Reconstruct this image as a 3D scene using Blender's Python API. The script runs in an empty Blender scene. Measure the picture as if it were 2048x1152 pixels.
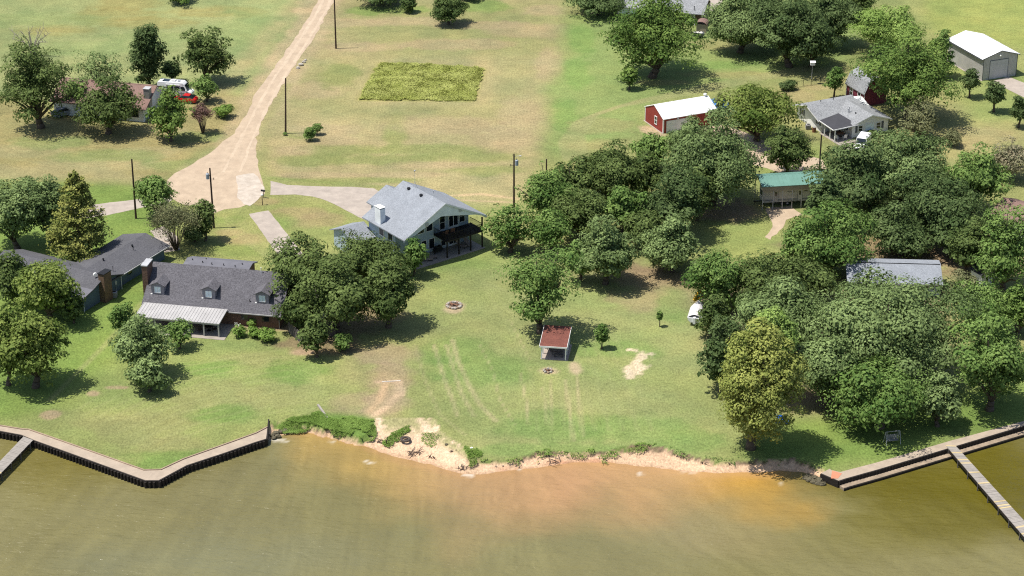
import bpy, bmesh, math, random
import numpy as np
from mathutils import Vector, Matrix

S_ = bpy.context.scene
COL = S_.collection
R = math.radians

# ------------------------------------------------------------------ camera
IMW, IMH = 2048.0, 1152.0
FPX, PITCH, HCAM = 4600.0, R(25.4), 144.0
SP, CP = math.sin(PITCH), math.cos(PITCH)
cam_d = bpy.data.cameras.new('camera')
cam = bpy.data.objects.new('camera', cam_d)
COL.objects.link(cam)
cam.location = (0, 0, HCAM)
cam.rotation_euler = (math.pi / 2 - PITCH, 0, 0)
cam_d.sensor_width = 36.0
cam_d.lens = FPX / IMW * 36.0
cam_d.clip_start = 1.0
cam_d.clip_end = 20000
S_.camera = cam


def gp(px, py, z=0.0):
    """the spot at height z that the survey pixel (px, py) sees"""
    u = (px - IMW / 2) / FPX
    v = (py - IMH / 2) / FPX
    dx, dy, dz = u, CP - v * SP, -SP - v * CP
    t = (z - HCAM) / dz
    return Vector((dx * t, dy * t, z))


def mpp(px, py):
    return (gp(px, py) - Vector((0, 0, HCAM))).length / FPX


# ------------------------------------------------------------------ light
SUN_EL, SUN_AZ = R(68), R(90)
W = bpy.data.worlds.new('World')
S_.world = W
W.use_nodes = True
nt = W.node_tree
bg = nt.nodes['Background']
sky = nt.nodes.new('ShaderNodeTexSky')
sky.sky_type = 'NISHITA'
sky.sun_disc = False
sky.sun_elevation = SUN_EL
sky.sun_rotation = R(-90)
sky.air_density = 1.0
sky.dust_density = 1.5
nt.links.new(sky.outputs[0], bg.inputs[0])
bg.inputs[1].default_value = 0.1
sl = bpy.data.lights.new('sun', 'SUN')
sl.energy = 4.4
sl.angle = R(0.53)
sl.color = (1.0, 0.955, 0.87)
sun = bpy.data.objects.new('sun', sl)
COL.objects.link(sun)
d = Vector((math.cos(SUN_EL) * 1.0, math.cos(SUN_EL) * 0.10, -math.sin(SUN_EL))).normalized()
sun.rotation_euler = d.to_track_quat('-Z', 'Y').to_euler()
sun.location = (-60, 200, 200)
S_.view_settings.view_transform = 'Standard'
S_.view_settings.look = 'None'
S_.view_settings.gamma = 1.0
S_.view_settings.use_curve_mapping = False
S_.view_settings.exposure = 0.49

# ------------------------------------------------------------------ materials
MATS = {}


def mat(name, c, rough=0.85, c2=None, scale=3.0, amt=0.5, bump=0.0, bscale=None, metallic=0.0, spec=0.3, detail=4.0,
        stretch=None):
    if name in MATS:
        return MATS[name]
    m = bpy.data.materials.new(name)
    m.use_nodes = True
    n, l = m.node_tree.nodes, m.node_tree.links
    b = n['Principled BSDF']
    b.inputs['Roughness'].default_value = rough
    b.inputs['Metallic'].default_value = metallic
    b.inputs['Specular IOR Level'].default_value = spec
    if c2 is None:
        c2 = tuple(x * 0.8 for x in c)
    tc = n.new('ShaderNodeTexCoord')
    mp = n.new('ShaderNodeMapping')
    l.new(tc.outputs['Object'], mp.inputs[0])
    if stretch:
        mp.inputs['Scale'].default_value = stretch
    no = n.new('ShaderNodeTexNoise')
    no.inputs['Scale'].default_value = scale
    no.inputs['Detail'].default_value = detail
    no.inputs['Roughness'].default_value = 0.65
    l.new(mp.outputs[0], no.inputs['Vector'])
    rp = n.new('ShaderNodeMapRange')
    rp.inputs['From Min'].default_value = 0.5 - amt * 0.5
    rp.inputs['From Max'].default_value = 0.5 + amt * 0.5
    l.new(no.outputs['Fac'], rp.inputs['Value'])
    mx = n.new('ShaderNodeMix')
    mx.data_type = 'RGBA'
    mx.inputs[6].default_value = (*c, 1)
    mx.inputs[7].default_value = (*c2, 1)
    l.new(rp.outputs[0], mx.inputs[0])
    lf = n.new('ShaderNodeTexNoise')
    lf.inputs['Scale'].default_value = 0.55
    lf.inputs['Detail'].default_value = 5
    lf.inputs['Roughness'].default_value = 0.7
    l.new(tc.outputs['Object'], lf.inputs['Vector'])
    lr_ = n.new('ShaderNodeMapRange')
    lr_.inputs['From Min'].default_value = .3
    lr_.inputs['From Max'].default_value = .7
    lr_.inputs['To Min'].default_value = .86
    lr_.inputs['To Max'].default_value = 1.12
    l.new(lf.outputs['Fac'], lr_.inputs['Value'])
    vs_ = n.new('ShaderNodeVectorMath')
    vs_.operation = 'SCALE'
    l.new(mx.outputs[2], vs_.inputs[0])
    l.new(lr_.outputs[0], vs_.inputs['Scale'])
    l.new(vs_.outputs[0], b.inputs['Base Color'])
    if bump:
        nb = n.new('ShaderNodeTexNoise')
        nb.inputs['Scale'].default_value = bscale or scale * 2
        nb.inputs['Detail'].default_value = 3
        l.new(mp.outputs[0], nb.inputs['Vector'])
        bp = n.new('ShaderNodeBump')
        bp.inputs['Strength'].default_value = bump
        bp.inputs['Distance'].default_value = 0.1
        l.new(nb.outputs['Fac'], bp.inputs['Height'])
        l.new(bp.outputs[0], b.inputs['Normal'])
    MATS[name] = m
    return m


def shingle(name, c, c2):
    return mat(name, c, 0.9, c2, scale=5.2, amt=0.30, bump=0.5, bscale=7.0, spec=0.2, detail=3)


def glassy(name, c, rough=0.08):
    return mat(name, c, rough, tuple(x * 0.6 for x in c), scale=0.8, spec=0.6)


M = dict(
    white=mat('white_paint', (0.78, 0.78, 0.77), 0.5, (0.70, 0.70, 0.68), 1.5),
    white_metal=mat('white_metal_roofing', (0.82, 0.82, 0.82), 0.45, (0.76, 0.76, 0.76), 0.6),
    galv=mat('galvanised_steel', (0.46, 0.46, 0.47), 0.45, (0.38, 0.38, 0.39), 1.0, spec=0.5),
    shed_grey=mat('grey_steel_siding', (0.44, 0.425, 0.41), 0.5, (0.40, 0.385, 0.37), 0.8),
    shed_trim=mat('dark_grey_trim', (0.10, 0.11, 0.13), 0.5),
    barn_red=mat('red_barn_siding', (0.30, 0.052, 0.043), 0.6, (0.26, 0.045, 0.038), 1.5),
    burgundy=mat('burgundy_siding', (0.19, 0.035, 0.06), 0.65),
    tan_metal=mat('pale_tan_metal', (0.40, 0.39, 0.385), 0.6, (0.36, 0.35, 0.345), 0.7),
    beige=mat('beige_siding', (0.34, 0.29, 0.22), 0.7),
    green_metal=mat('green_metal_roofing', (0.135, 0.26, 0.215), 0.5, (0.12, 0.235, 0.195), 0.7),
    shingle_lt=shingle('light_grey_shingles', (0.275, 0.295, 0.325), (0.195, 0.21, 0.235)),
    shingle_mid=shingle('mid_grey_shingles', (0.31, 0.32, 0.33), (0.16, 0.165, 0.175)),
    shingle_dk=shingle('charcoal_shingles', (0.140, 0.136, 0.150), (0.070, 0.067, 0.076)),
    shingle_blue=shingle('slate_shingles', (0.115, 0.115, 0.125), (0.075, 0.075, 0.085)),
    shingle_brown=shingle('brown_shingles', (0.235, 0.15, 0.125), (0.18, 0.115, 0.10)),
    shingle_red=shingle('rusty_red_shingles', (0.20, 0.075, 0.055), (0.13, 0.05, 0.04)),
    roll_dark=mat('dark_roll_roofing', (0.055, 0.055, 0.065), 0.85, (0.045, 0.045, 0.05), 1.0),
    roll_grey=mat('grey_roll_roofing', (0.15, 0.15, 0.17), 0.85, (0.12, 0.12, 0.14), 1.0),
    blue_wall=mat('slate_blue_siding', (0.10, 0.142, 0.185), 0.8, (0.085, 0.122, 0.16), 2.0),
    pale_blue=mat('pale_blue_siding', (0.38, 0.46, 0.52), 0.8, (0.35, 0.43, 0.49), 1.0),
    white_wall=mat('white_siding', (0.74, 0.77, 0.79), 0.75, (0.69, 0.72, 0.74), 1.0),
    dormer=mat('grey_mauve_siding', (0.29, 0.27, 0.295), 0.8),
    brick=mat('brown_brick', (0.17, 0.10, 0.072), 0.9, (0.09, 0.055, 0.042), 5.0, 0.4, 0.4, 9),
    brick_tan=mat('tan_brick', (0.22, 0.14, 0.09), 0.9, (0.10, 0.065, 0.045), 4.0, 0.4, 0.4, 9),
    concrete=mat('concrete', (0.40, 0.345, 0.29), 0.9, (0.30, 0.255, 0.22), 0.7, 0.6, 0.15, 8),
    patio=mat('patio_concrete', (0.33, 0.29, 0.25), 0.9, (0.27, 0.24, 0.21), 1.2),
    road=None,
    glass=glassy('window_glass', (0.015, 0.022, 0.028)),
    glass_pale=mat('curtained_glass', (0.72, 0.82, 0.86), 0.2, (0.66, 0.76, 0.80), 2.0, spec=0.5),
    black=mat('black_metal', (0.018, 0.018, 0.02), 0.5),
    deck=mat('dark_stained_deck', (0.028, 0.022, 0.022), 0.7, (0.02, 0.016, 0.016), 3.0),
    rubber=mat('rubber', (0.02, 0.02, 0.02), 0.8),
    pole=mat('creosoted_pole', (0.075, 0.045, 0.032), 0.9, (0.045, 0.028, 0.022), 4.0, stretch=(4, 4, 0.3)),
    bark=mat('bark', (0.13, 0.10, 0.075), 0.95, (0.07, 0.052, 0.04), 3.0, 0.6, 0.5, 8),
    deadwood=mat('bleached_deadwood', (0.38, 0.34, 0.29), 0.9, (0.24, 0.21, 0.18), 4.0),
    twig=mat('brown_twigs', (0.16, 0.115, 0.085), 0.95, (0.11, 0.08, 0.06), 3.0),
    plank=mat('weathered_planks', (0.34, 0.31, 0.275), 0.9, (0.22, 0.20, 0.18), 3.0, 0.8, 0.2, 7),
    plank_new=mat('yellow_new_planks', (0.50, 0.40, 0.22), 0.85, (0.42, 0.33, 0.18), 2.0),
    timber_dark=mat('wet_dark_timber', (0.028, 0.022, 0.018), 0.7, (0.014, 0.011, 0.010), 2.0, 0.6, 0.4, 5),
    fence_wood=mat('grey_fence_boards', (0.12, 0.11, 0.10), 0.9, (0.08, 0.072, 0.066), 2.0),
    stone=mat('pale_stone', (0.46, 0.42, 0.37), 0.9, (0.30, 0.27, 0.235), 2.0, 0.6, 0.4, 5),
    stone_wet=mat('algae_stone', (0.12, 0.10, 0.06), 0.7, (0.07, 0.065, 0.04), 2.0, 0.6, 0.4, 5),
    stone_tan=mat('tan_stone', (0.36, 0.27, 0.19), 0.9, (0.26, 0.19, 0.14), 2.0, 0.6, 0.3, 5),
    ash=mat('ash', (0.21, 0.165, 0.13), 0.95, (0.08, 0.06, 0.05), 3.0),
    rust=mat('rusty_metal', (0.22, 0.10, 0.05), 0.8),
    red_car=mat('red_car_paint', (0.50, 0.012, 0.012), 0.25, (0.45, 0.012, 0.012), 1.0, spec=0.6),
    white_car=mat('white_car_paint', (0.74, 0.75, 0.77), 0.3, (0.70, 0.71, 0.73), 1.0, spec=0.5),
    silver=mat('silver_paint', (0.30, 0.33, 0.37), 0.35, (0.26, 0.29, 0.33), 1.0, spec=0.5),
    grey_paint=mat('grey_stripe_paint', (0.17, 0.19, 0.22), 0.4),
    rv_white=mat('cream_gelcoat', (0.55, 0.53, 0.49), 0.45, (0.49, 0.47, 0.43), 1.0),
    blue_tarp=mat('blue_tarp', (0.015, 0.17, 0.52), 0.5, (0.01, 0.13, 0.43), 2.0),
    blue_plastic=mat('blue_plastic', (0.01, 0.10, 0.42), 0.4),
    yellow=mat('yellow_plastic', (0.62, 0.36, 0.03), 0.5),
    cover=mat('white_cover_cloth', (0.62, 0.60, 0.60), 0.8, (0.48, 0.46, 0.46), 2.5),
    orange=mat('faded_orange_paint', (0.55, 0.22, 0.13), 0.85, (0.48, 0.20, 0.12), 2.0),
    walkway=mat('walkway_concrete', (0.40, 0.325, 0.25), 0.9, (0.30, 0.245, 0.19), 0.8, 0.6, 0.1, 8),
    ledge=mat('sandy_ledge', (0.36, 0.28, 0.20), 0.95, (0.20, 0.155, 0.11), 1.5),
    cushion=mat('faded_cushion', (0.35, 0.27, 0.23), 0.9),
    wood_red=mat('cedar_wood', (0.26, 0.13, 0.075), 0.8),
    foam=mat('foam', (0.78, 0.75, 0.68), 0.7),
    aircon=mat('grey_enamel', (0.27, 0.27, 0.26), 0.6),
)


def leaf_mat(name, lo, hi, trans=0.22):
    """foliage: every leaf spray carries its own tint value between two leaf colours"""
    m = bpy.data.materials.new(name)
    m.use_nodes = True
    n, l = m.node_tree.nodes, m.node_tree.links
    b = n['Principled BSDF']
    b.inputs['Roughness'].default_value = 0.7
    b.inputs['Specular IOR Level'].default_value = 0.12
    at = n.new('ShaderNodeAttribute')
    at.attribute_name = 'tint'
    mx = n.new('ShaderNodeMix')
    mx.data_type = 'RGBA'
    mx.inputs[6].default_value = (*lo, 1)
    mx.inputs[7].default_value = (*hi, 1)
    l.new(at.outputs['Fac'], mx.inputs[0])
    l.new(mx.outputs[2], b.inputs['Base Color'])
    tr = n.new('ShaderNodeBsdfTranslucent')
    l.new(mx.outputs[2], tr.inputs['Color'])
    ms = n.new('ShaderNodeMixShader')
    ms.inputs[0].default_value = trans
    l.new(b.outputs[0], ms.inputs[1])
    l.new(tr.outputs[0], ms.inputs[2])
    l.new(ms.outputs[0], n['Material Output'].inputs['Surface'])
    return m


LEAF = dict(
    oak=leaf_mat('oak_leaves', (0.038, 0.067, 0.016), (0.162, 0.217, 0.065)),
    grey=leaf_mat('grey_green_leaves', (0.073, 0.116, 0.036), (0.275, 0.362, 0.137)),
    dark=leaf_mat('dark_leaves', (0.035, 0.067, 0.019), (0.144, 0.200, 0.072)),
    pecan=leaf_mat('pecan_leaves', (0.054, 0.107, 0.021), (0.214, 0.306, 0.072)),
    bright=leaf_mat('bright_leaves', (0.056, 0.118, 0.023), (0.218, 0.315, 0.086)),
    cypress=leaf_mat('cypress_needles', (0.098, 0.140, 0.024), (0.385, 0.410, 0.110)),
    lime=leaf_mat('lime_leaves', (0.070, 0.118, 0.020), (0.255, 0.310, 0.078)),
    tiered=leaf_mat('olive_needles', (0.085, 0.120, 0.023), (0.342, 0.348, 0.097)),
    willow=leaf_mat('willow_leaves', (0.138, 0.231, 0.041), (0.318, 0.426, 0.120)),
    cedar=leaf_mat('cedar_needles', (0.038, 0.071, 0.018), (0.122, 0.173, 0.052)),
    crape=leaf_mat('reddish_brown_leaves', (0.131, 0.085, 0.068), (0.285, 0.171, 0.142)),
    brush=leaf_mat('dry_olive_leaves', (0.085, 0.100, 0.043), (0.251, 0.257, 0.125)),
    blossom=leaf_mat('pink_blossom_leaves', (0.085, 0.120, 0.046), (0.388, 0.331, 0.217)),
    weed=leaf_mat('weed_leaves', (0.105, 0.190, 0.028), (0.235, 0.345, 0.080)),
    hay=leaf_mat('tall_grass_blades', (0.265, 0.305, 0.060), (0.420, 0.440, 0.145), 0.15),
)


# ------------------------------------------------------------------ mesh builder
class MB:
    def __init__(s):
        s.v, s.f = [], []

    def add(s, vs, fs):
        b = len(s.v)
        s.v += [tuple(x) for x in vs]
        s.f += [tuple(i + b for i in f) for f in fs]
        return s

    def box(s, x0, y0, z0, x1, y1, z1):
        vs = [(x, y, z) for z in (z0, z1) for x, y in ((x0, y0), (x1, y0), (x1, y1), (x0, y1))]
        return s.add(vs, [(3, 2, 1, 0), (4, 5, 6, 7), (0, 1, 5, 4), (1, 2, 6, 5), (2, 3, 7, 6), (3, 0, 4, 7)])

    def prism(s, poly, vec):
        """closed polygon (3-D points) swept along vec"""
        n = len(poly)
        p0 = [Vector(p) for p in poly]
        p1 = [p + Vector(vec) for p in p0]
        return s.add(p0 + p1, [tuple(range(n))[::-1], tuple(range(n, 2 * n))] +
                     [(i, (i + 1) % n, (i + 1) % n + n, i + n) for i in range(n)])

    def tube(s, p0, p1, r0, r1=None, n=8, cap=True):
        r1 = r0 if r1 is None else r1
        p0, p1 = Vector(p0), Vector(p1)
        a = (p1 - p0).normalized()
        u = a.orthogonal().normalized()
        w = a.cross(u)
        vs = []
        for p, r in ((p0, r0), (p1, r1)):
            for i in range(n):
                t = 2 * math.pi * i / n
                vs.append(p + (u * math.cos(t) + w * math.sin(t)) * r)
        fs = [(i, (i + 1) % n, (i + 1) % n + n, i + n) for i in range(n)]
        if cap:
            fs += [tuple(range(n))[::-1], tuple(range(n, 2 * n))]
        return s.add(vs, fs)

    def path(s, pts, radii, n=6):
        for a, b, ra, rb in zip(pts[:-1], pts[1:], radii[:-1], radii[1:]):
            s.tube(a, b, ra, rb, n)
        return s

    def ring(s, c, r, h, seg=14, tube=0.06):
        for i in range(seg):
            a, b = 2 * math.pi * i / seg, 2 * math.pi * (i + 1) / seg
            s.tube((c[0] + r * math.cos(a), c[1] + r * math.sin(a), h), (c[0] + r * math.cos(b), c[1] + r * math.sin(b), h), tube, tube, 6)
        return s

    def blob(s, c, rad, seed=0, n=10, m=7, rough=0.18):
        rnd = random.Random(seed)
        vs = [(c[0], c[1], c[2] - rad[2])]
        for j in range(1, m):
            ph = -math.pi / 2 + math.pi * j / m
            for i in range(n):
                t = 2 * math.pi * i / n
                k = 1 + rnd.uniform(-rough, rough)
                vs.append((c[0] + rad[0] * k * math.cos(ph) * math.cos(t), c[1] + rad[1] * k * math.cos(ph) * math.sin(t), c[2] + rad[2] * k * math.sin(ph)))
        vs.append((c[0], c[1], c[2] + rad[2]))
        fs = [(0, 1 + (i + 1) % n, 1 + i) for i in range(n)]
        for j in range(m - 2):
            for i in range(n):
                a, b = 1 + j * n + i, 1 + j * n + (i + 1) % n
                fs.append((a, b, b + n, a + n))
        t = len(vs) - 1
        fs += [(t, t - n + i, t - n + (i + 1) % n) for i in range(n)]
        return s.add(vs, fs)

    def build(s, name, m, parent=None, loc=None, rotz=0.0, smooth=False, bevel=0.0):
        me = bpy.data.meshes.new(name)
        me.from_pydata(s.v, [], s.f)
        bm = bmesh.new()
        bm.from_mesh(me)
        bmesh.ops.recalc_face_normals(bm, faces=bm.faces)
        if bevel:
            bmesh.ops.bevel(bm, geom=list(bm.edges), offset=bevel, segments=2, affect='EDGES', clamp_overlap=True)
        bm.to_mesh(me)
        bm.free()
        me.materials.append(M[m] if isinstance(m, str) else m)
        if smooth:
            me.polygons.foreach_set('use_smooth', [True] * len(me.polygons))
        o = bpy.data.objects.new(name, me)
        COL.objects.link(o)
        if parent:
            o.parent = parent
        if loc is not None:
            o.location = loc
        o.rotation_euler = (0, 0, rotz)
        return o


def empty(name, loc, rotz=0.0):
    o = bpy.data.objects.new(name, None)
    o.empty_display_size = 0.5
    COL.objects.link(o)
    o.location = loc
    o.rotation_euler = (0, 0, rotz)
    return o


def tag(o, label, cat, group=None, kind=None):
    o['label'] = label
    o['category'] = cat
    if group:
        o['group'] = group
    if kind:
        o['kind'] = kind
    return o


def struct(o):
    o['kind'] = 'structure'
    return o


def copy_tree(o, parent=None):
    c = o.copy()
    COL.objects.link(c)
    c.parent = parent
    for ch in list(o.children):
        copy_tree(ch, c)
    return c


# ------------------------------------------------------------------ value noise for the land's own patchiness
def vnoise(x, y, sc, seed):
    rs = np.random.RandomState(seed)
    T = rs.rand(256, 256)
    fx, fy = x / sc, y / sc
    ix, iy = np.floor(fx).astype(int), np.floor(fy).astype(int)
    u, v = fx - ix, fy - iy
    u, v = u * u * (3 - 2 * u), v * v * (3 - 2 * v)
    a, b = T[ix % 256, iy % 256], T[(ix + 1) % 256, iy % 256]
    c, d_ = T[ix % 256, (iy + 1) % 256], T[(ix + 1) % 256, (iy + 1) % 256]
    return (a * (1 - u) + b * u) * (1 - v) + (c * (1 - u) + d_ * u) * v


def fbm(x, y, sc, seed, oct=4):
    t, amp, s = 0, 1.0, 0
    for k in range(oct):
        t = t + amp * vnoise(x, y, sc / 2 ** k, seed + k)
        s += amp
        amp *= 0.55
    return t / s


def smooth01(t):
    t = np.clip(t, 0, 1)
    return t * t * (3 - 2 * t)


# ------------------------------------------------------------------ shore lines (surveyed)
G_PX = [(-900, 770), (-150, 845), (0, 857), (43, 864), (60, 869), (150, 905), (290, 951), (318, 950), (360, 933), (380, 922), (512, 876), (534, 864),
        (537, 848), (545, 846), (575, 843), (600, 848), (620, 846), (650, 860), (690, 867), (722, 876), (740, 862), (752, 838), (800, 835), (868, 836),
        (880, 862), (905, 880), (928, 893), (938, 918), (960, 917), (1024, 921), (1040, 915), (1075, 904), (1130, 905), (1190, 905), (1225, 900),
        (1260, 893), (1300, 891), (1325, 893), (1360, 905), (1400, 917), (1450, 921), (1500, 920), (1540, 917), (1590, 916), (1620, 926), (1648, 938),
        (1668, 948), (1684, 950), (1753, 930), (1899, 888), (2048, 846), (2900, 620)]
W_PX = [(-900, 800), (0, 868), (60, 884), (290, 965), (318, 963), (380, 935), (534, 883), (540, 877), (560, 871), (600, 862), (620, 858), (650, 866),
        (690, 878), (735, 893), (760, 906), (830, 922), (880, 936), (920, 948), (960, 949), (1024, 940), (1100, 931), (1150, 924), (1220, 925),
        (1300, 934), (1380, 943), (1440, 945), (1530, 944), (1560, 941), (1600, 943), (1640, 954), (1665, 966), (1684, 962), (1899, 902), (2048, 858), (2900, 632)]
WZ = -0.9
Gw = sorted([(gp(x, y).x, gp(x, y).y) for x, y in G_PX])
Ww = sorted([(gp(x, y, WZ).x, gp(x, y, WZ).y) for x, y in W_PX])
GX, GY = np.array([p[0] for p in Gw]), np.array([p[1] for p in Gw])
WX, WY = np.array([p[0] for p in Ww]), np.array([p[1] for p in Ww])
XL_WALL, XR_WALL = gp(536, 850).x, gp(1658, 945).x
XRAMP0, XRAMP1 = gp(742, 850).x, gp(936, 890).x


def pts(*a):
    return [tuple(gp(x, y)[:2]) for x, y in a]


def in_poly(x, y, poly):
    ins = np.zeros(x.shape, bool)
    n = len(poly)
    for i in range(n):
        x0, y0 = poly[i]
        x1, y1 = poly[(i + 1) % n]
        c = ((y0 > y) != (y1 > y))
        with np.errstate(divide='ignore', invalid='ignore'):
            xi = (x1 - x0) * (y - y0) / (y1 - y0 + 1e-12) + x0
        ins ^= c & (x < xi)
    return ins


def line_dist(x, y, line):
    dmin = np.full(x.shape, 1e9)
    for (x0, y0), (x1, y1) in zip(line[:-1], line[1:]):
        dx, dy = x1 - x0, y1 - y0
        t = np.clip(((x - x0) * dx + (y - y0) * dy) / (dx * dx + dy * dy + 1e-9), 0, 1)
        dmin = np.minimum(dmin, np.hypot(x - x0 - t * dx, y - y0 - t * dy))
    return dmin


def blur(a, n):
    k = np.ones(2 * n + 1) / (2 * n + 1)
    for _ in range(2):
        p = np.pad(a, ((n, n), (0, 0)), mode='edge')
        cs = np.cumsum(np.vstack([np.zeros((1, p.shape[1])), p]), 0)
        a = (cs[2 * n + 1:] - cs[:-2 * n - 1]) / (2 * n + 1)
        p = np.pad(a, ((0, 0), (n, n)), mode='edge')
        cs = np.cumsum(np.hstack([np.zeros((p.shape[0], 1)), p]), 1)
        a = (cs[:, 2 * n + 1:] - cs[:, :-2 * n - 1]) / (2 * n + 1)
    return a


def grid_mesh(name, xs, ys, Z, colr, material, extra=None):
    ny, nx = Z.shape
    XX, YY = np.meshgrid(xs, ys)
    co = np.stack([XX, YY, Z], -1).reshape(-1, 3).astype(np.float32)
    idx = np.arange(nx * ny).reshape(ny, nx)
    q = np.stack([idx[:-1, :-1], idx[:-1, 1:], idx[1:, 1:], idx[1:, :-1]], -1).reshape(-1, 4)
    me = bpy.data.meshes.new(name)
    me.vertices.add(len(co))
    me.vertices.foreach_set('co', co.ravel())
    me.loops.add(q.size)
    me.loops.foreach_set('vertex_index', q.ravel().astype(np.int32))
    me.polygons.add(len(q))
    me.polygons.foreach_set('loop_start', np.arange(0, q.size, 4, dtype=np.int32))
    me.polygons.foreach_set('use_smooth', np.ones(len(q), bool))
    me.update(calc_edges=True)
    a = me.attributes.new('soil', 'FLOAT_COLOR', 'POINT')
    a.data.foreach_set('color', np.concatenate([colr.reshape(-1, 3), np.ones((nx * ny, 1))], 1).astype(np.float32).ravel())
    for k, v in (extra or {}).items():
        a = me.attributes.new(k, 'FLOAT', 'POINT')
        a.data.foreach_set('value', v.astype(np.float32).ravel())
    me.materials.append(material)
    o = bpy.data.objects.new(name, me)
    COL.objects.link(o)
    return o


# ------------------------------------------------------------------ ground
def build_ground():
    st = 0.4
    ix = np.arange(-108, 108.01, st)
    iy = np.arange(214, 442.01, st)
    X, Y = np.meshgrid(ix, iy)
    N1 = fbm(X, Y, 16, 1)
    N2 = fbm(X, Y, 5, 11)
    N3 = fbm(X, Y, 1.6, 21, 3)
    wx, wy = X + (fbm(X, Y, 7, 31) - .5) * 5 + (N3 - .5) * 1.2, Y + (fbm(X, Y, 7, 41) - .5) * 7 + (N3 - .5) * 1.6
    C = np.empty(X.shape + (3,))
    C[:] = (0.178, 0.196, 0.068)

    def mixin(mask, c):
        nonlocal C
        mk = np.clip(mask, 0, 1)[..., None]
        C = C * (1 - mk) + np.array(c) * mk

    def region(c, *p, soft=3, k=1.0, warp=True):
        poly = pts(*p)
        mk = in_poly(wx if warp else X, wy if warp else Y, poly).astype(float)
        mixin(blur(mk, soft) * k, c)

    def spot(c, px, py, rx, ry, k=1.0, rot=0.0, hard=0.6):
        p = gp(px, py)
        cx, sx = math.cos(R(rot)), math.sin(R(rot))
        dx, dy = X - p.x, Y - p.y
        e = np.hypot((dx * cx + dy * sx) / rx, (-dx * sx + dy * cx) / ry)
        e = e + (N2 - .5) * 0.9 + (N3 - .5) * 0.5
        mixin(smooth01((1.15 - e) / hard) * k, c)

    def track(c, w, k, *p):
        dd = line_dist(X, Y, pts(*p))
        e = np.clip(1.3 - dd / w, 0, 1) * k * np.clip(0.45 + .9 * N2 + .5 * (N3 - .5), 0, 1)
        mixin(e, c)

    GREEN, VIV, LITE = (0.142, 0.190, 0.058), (0.120, 0.178, 0.040), (0.172, 0.215, 0.072)
    STRAW, OLIVE, SAND = (0.234, 0.208, 0.098), (0.205, 0.182, 0.075), (0.40, 0.30, 0.205)
    BARE = (0.27, 0.195, 0.125)
    # far-left field, with rank yellow patches
    region((0.182, 0.208, 0.082), (-300, -160), (690, -160), (632, 0), (520, 165), (440, 215), (0, 190), (-300, 190))
    for a in ((230, 30, 9, 6), (420, 25, 12, 4), (110, 60, 7, 4), (300, 45, 10, 4), (250, 5, 8, 6)):
        spot((0.215, 0.185, 0.06), *a, k=0.55)
    for a in ((190, 95, 18, 4), (60, 40, 16, 5), (480, 60, 8, 12), (350, 75, 14, 4)):
        spot((0.165, 0.215, 0.075), *a, k=0.5)
    track(STRAW, 2.6, 0.7, (605, 0), (520, 90), (430, 190))
    track((0.24, 0.20, 0.10), 1.6, .6, (640, 0), (560, 100), (500, 180))
    # yard of the brown-roofed house
    region(OLIVE, (-300, 185), (0, 195), (250, 250), (430, 190), (508, 190), (470, 262), (350, 345), (230, 372), (0, 352), (-300, 352))
    for a in ((40, 300, 9, 4), (200, 330, 14, 3), (100, 345, 14, 4), (310, 305, 6, 3), (230, 360, 8, 2.5), (460, 200, 5, 3), (330, 260, 4, 2)):
        spot(STRAW, *a, k=0.75)
    for a in ((230, 312, 10, 3), (400, 275, 6, 3), (90, 285, 8, 3), (350, 330, 5, 3)):
        spot(GREEN, *a, k=0.6)
    # lawns of the blue and the brick house
    region(VIV, (-300, 366), (90, 362), (250, 372), (330, 365), (345, 480), (330, 540), (300, 600), (150, 790), (0, 850), (-300, 850), soft=4)
    region((0.158, 0.196, 0.060), (150, 790), (300, 600), (520, 655), (660, 720), (640, 820), (560, 850), (520, 880), (300, 950), (60, 870), soft=10, k=.9)
    region((0.130, 0.188, 0.040), (160, 650), (300, 520), (340, 560), (270, 680), (120, 830), (60, 800), soft=6, k=.8)
    track((0.19, 0.21, 0.075), .5, 0.8, (292, 596), (210, 690), (100, 800))
    for a in ((300, 850, 9, 7), (430, 800, 8, 6), (220, 840, 7, 4), (560, 790, 6, 5), (340, 890, 6, 4), (500, 720, 7, 3)):
        spot((0.185, 0.19, 0.072), *a, k=.7)
    for a in ((440, 830, 5, 3), (330, 920, 6, 3), (600, 740, 6, 4), (420, 735, 6, 3)):
        spot((0.11, 0.185, 0.04), *a, k=.7)
    # verge between gravel road, brick house and drive
    region((0.175, 0.196, 0.062), (430, 425), (520, 412), (545, 390), (660, 400), (720, 450), (600, 560), (420, 520), (340, 500), soft=3)
    for a in ((465, 465, 3, 2.5), (530, 402, 3, 2), (600, 425, 5, 3), (640, 440, 5, 3), (490, 480, 4, 3)):
        spot((0.25, 0.19, 0.095), *a, k=.6)
    for a in ((450, 440, 4, 2), (560, 440, 3, 3), (480, 500, 6, 3)):
        spot(VIV, *a, k=.45)
    # the mown meadow
    region(STRAW, (672, -200), (1150, -200), (1138, 40), (1078, 300), (1060, 392), (1000, 412), (900, 398), (760, 380), (545, 358), (514, 300), (520, 255), (572, 165), (640, 60), soft=3)
    region((0.178, 0.188, 0.072), (700, 0), (1140, 0), (1125, 120), (1000, 108), (760, 118), (690, 60), soft=8, k=.85)
    region((0.188, 0.190, 0.074), (640, 120), (760, 118), (710, 205), (990, 212), (1000, 112), (1060, 130), (1040, 240), (790, 240), (640, 240), (580, 200), soft=6, k=.7)
    for a in ((700, 45, 8, 3), (820, 42, 11, 3), (900, 88, 16, 3.5), (730, 95, 9, 3), (1060, 60, 9, 5), (960, 50, 10, 2.5), (1090, 20, 6, 4), (640, 180, 6, 5), (1100, 130, 3, 12)):
        spot((0.268, 0.214, 0.116), *a, k=.7)
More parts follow.
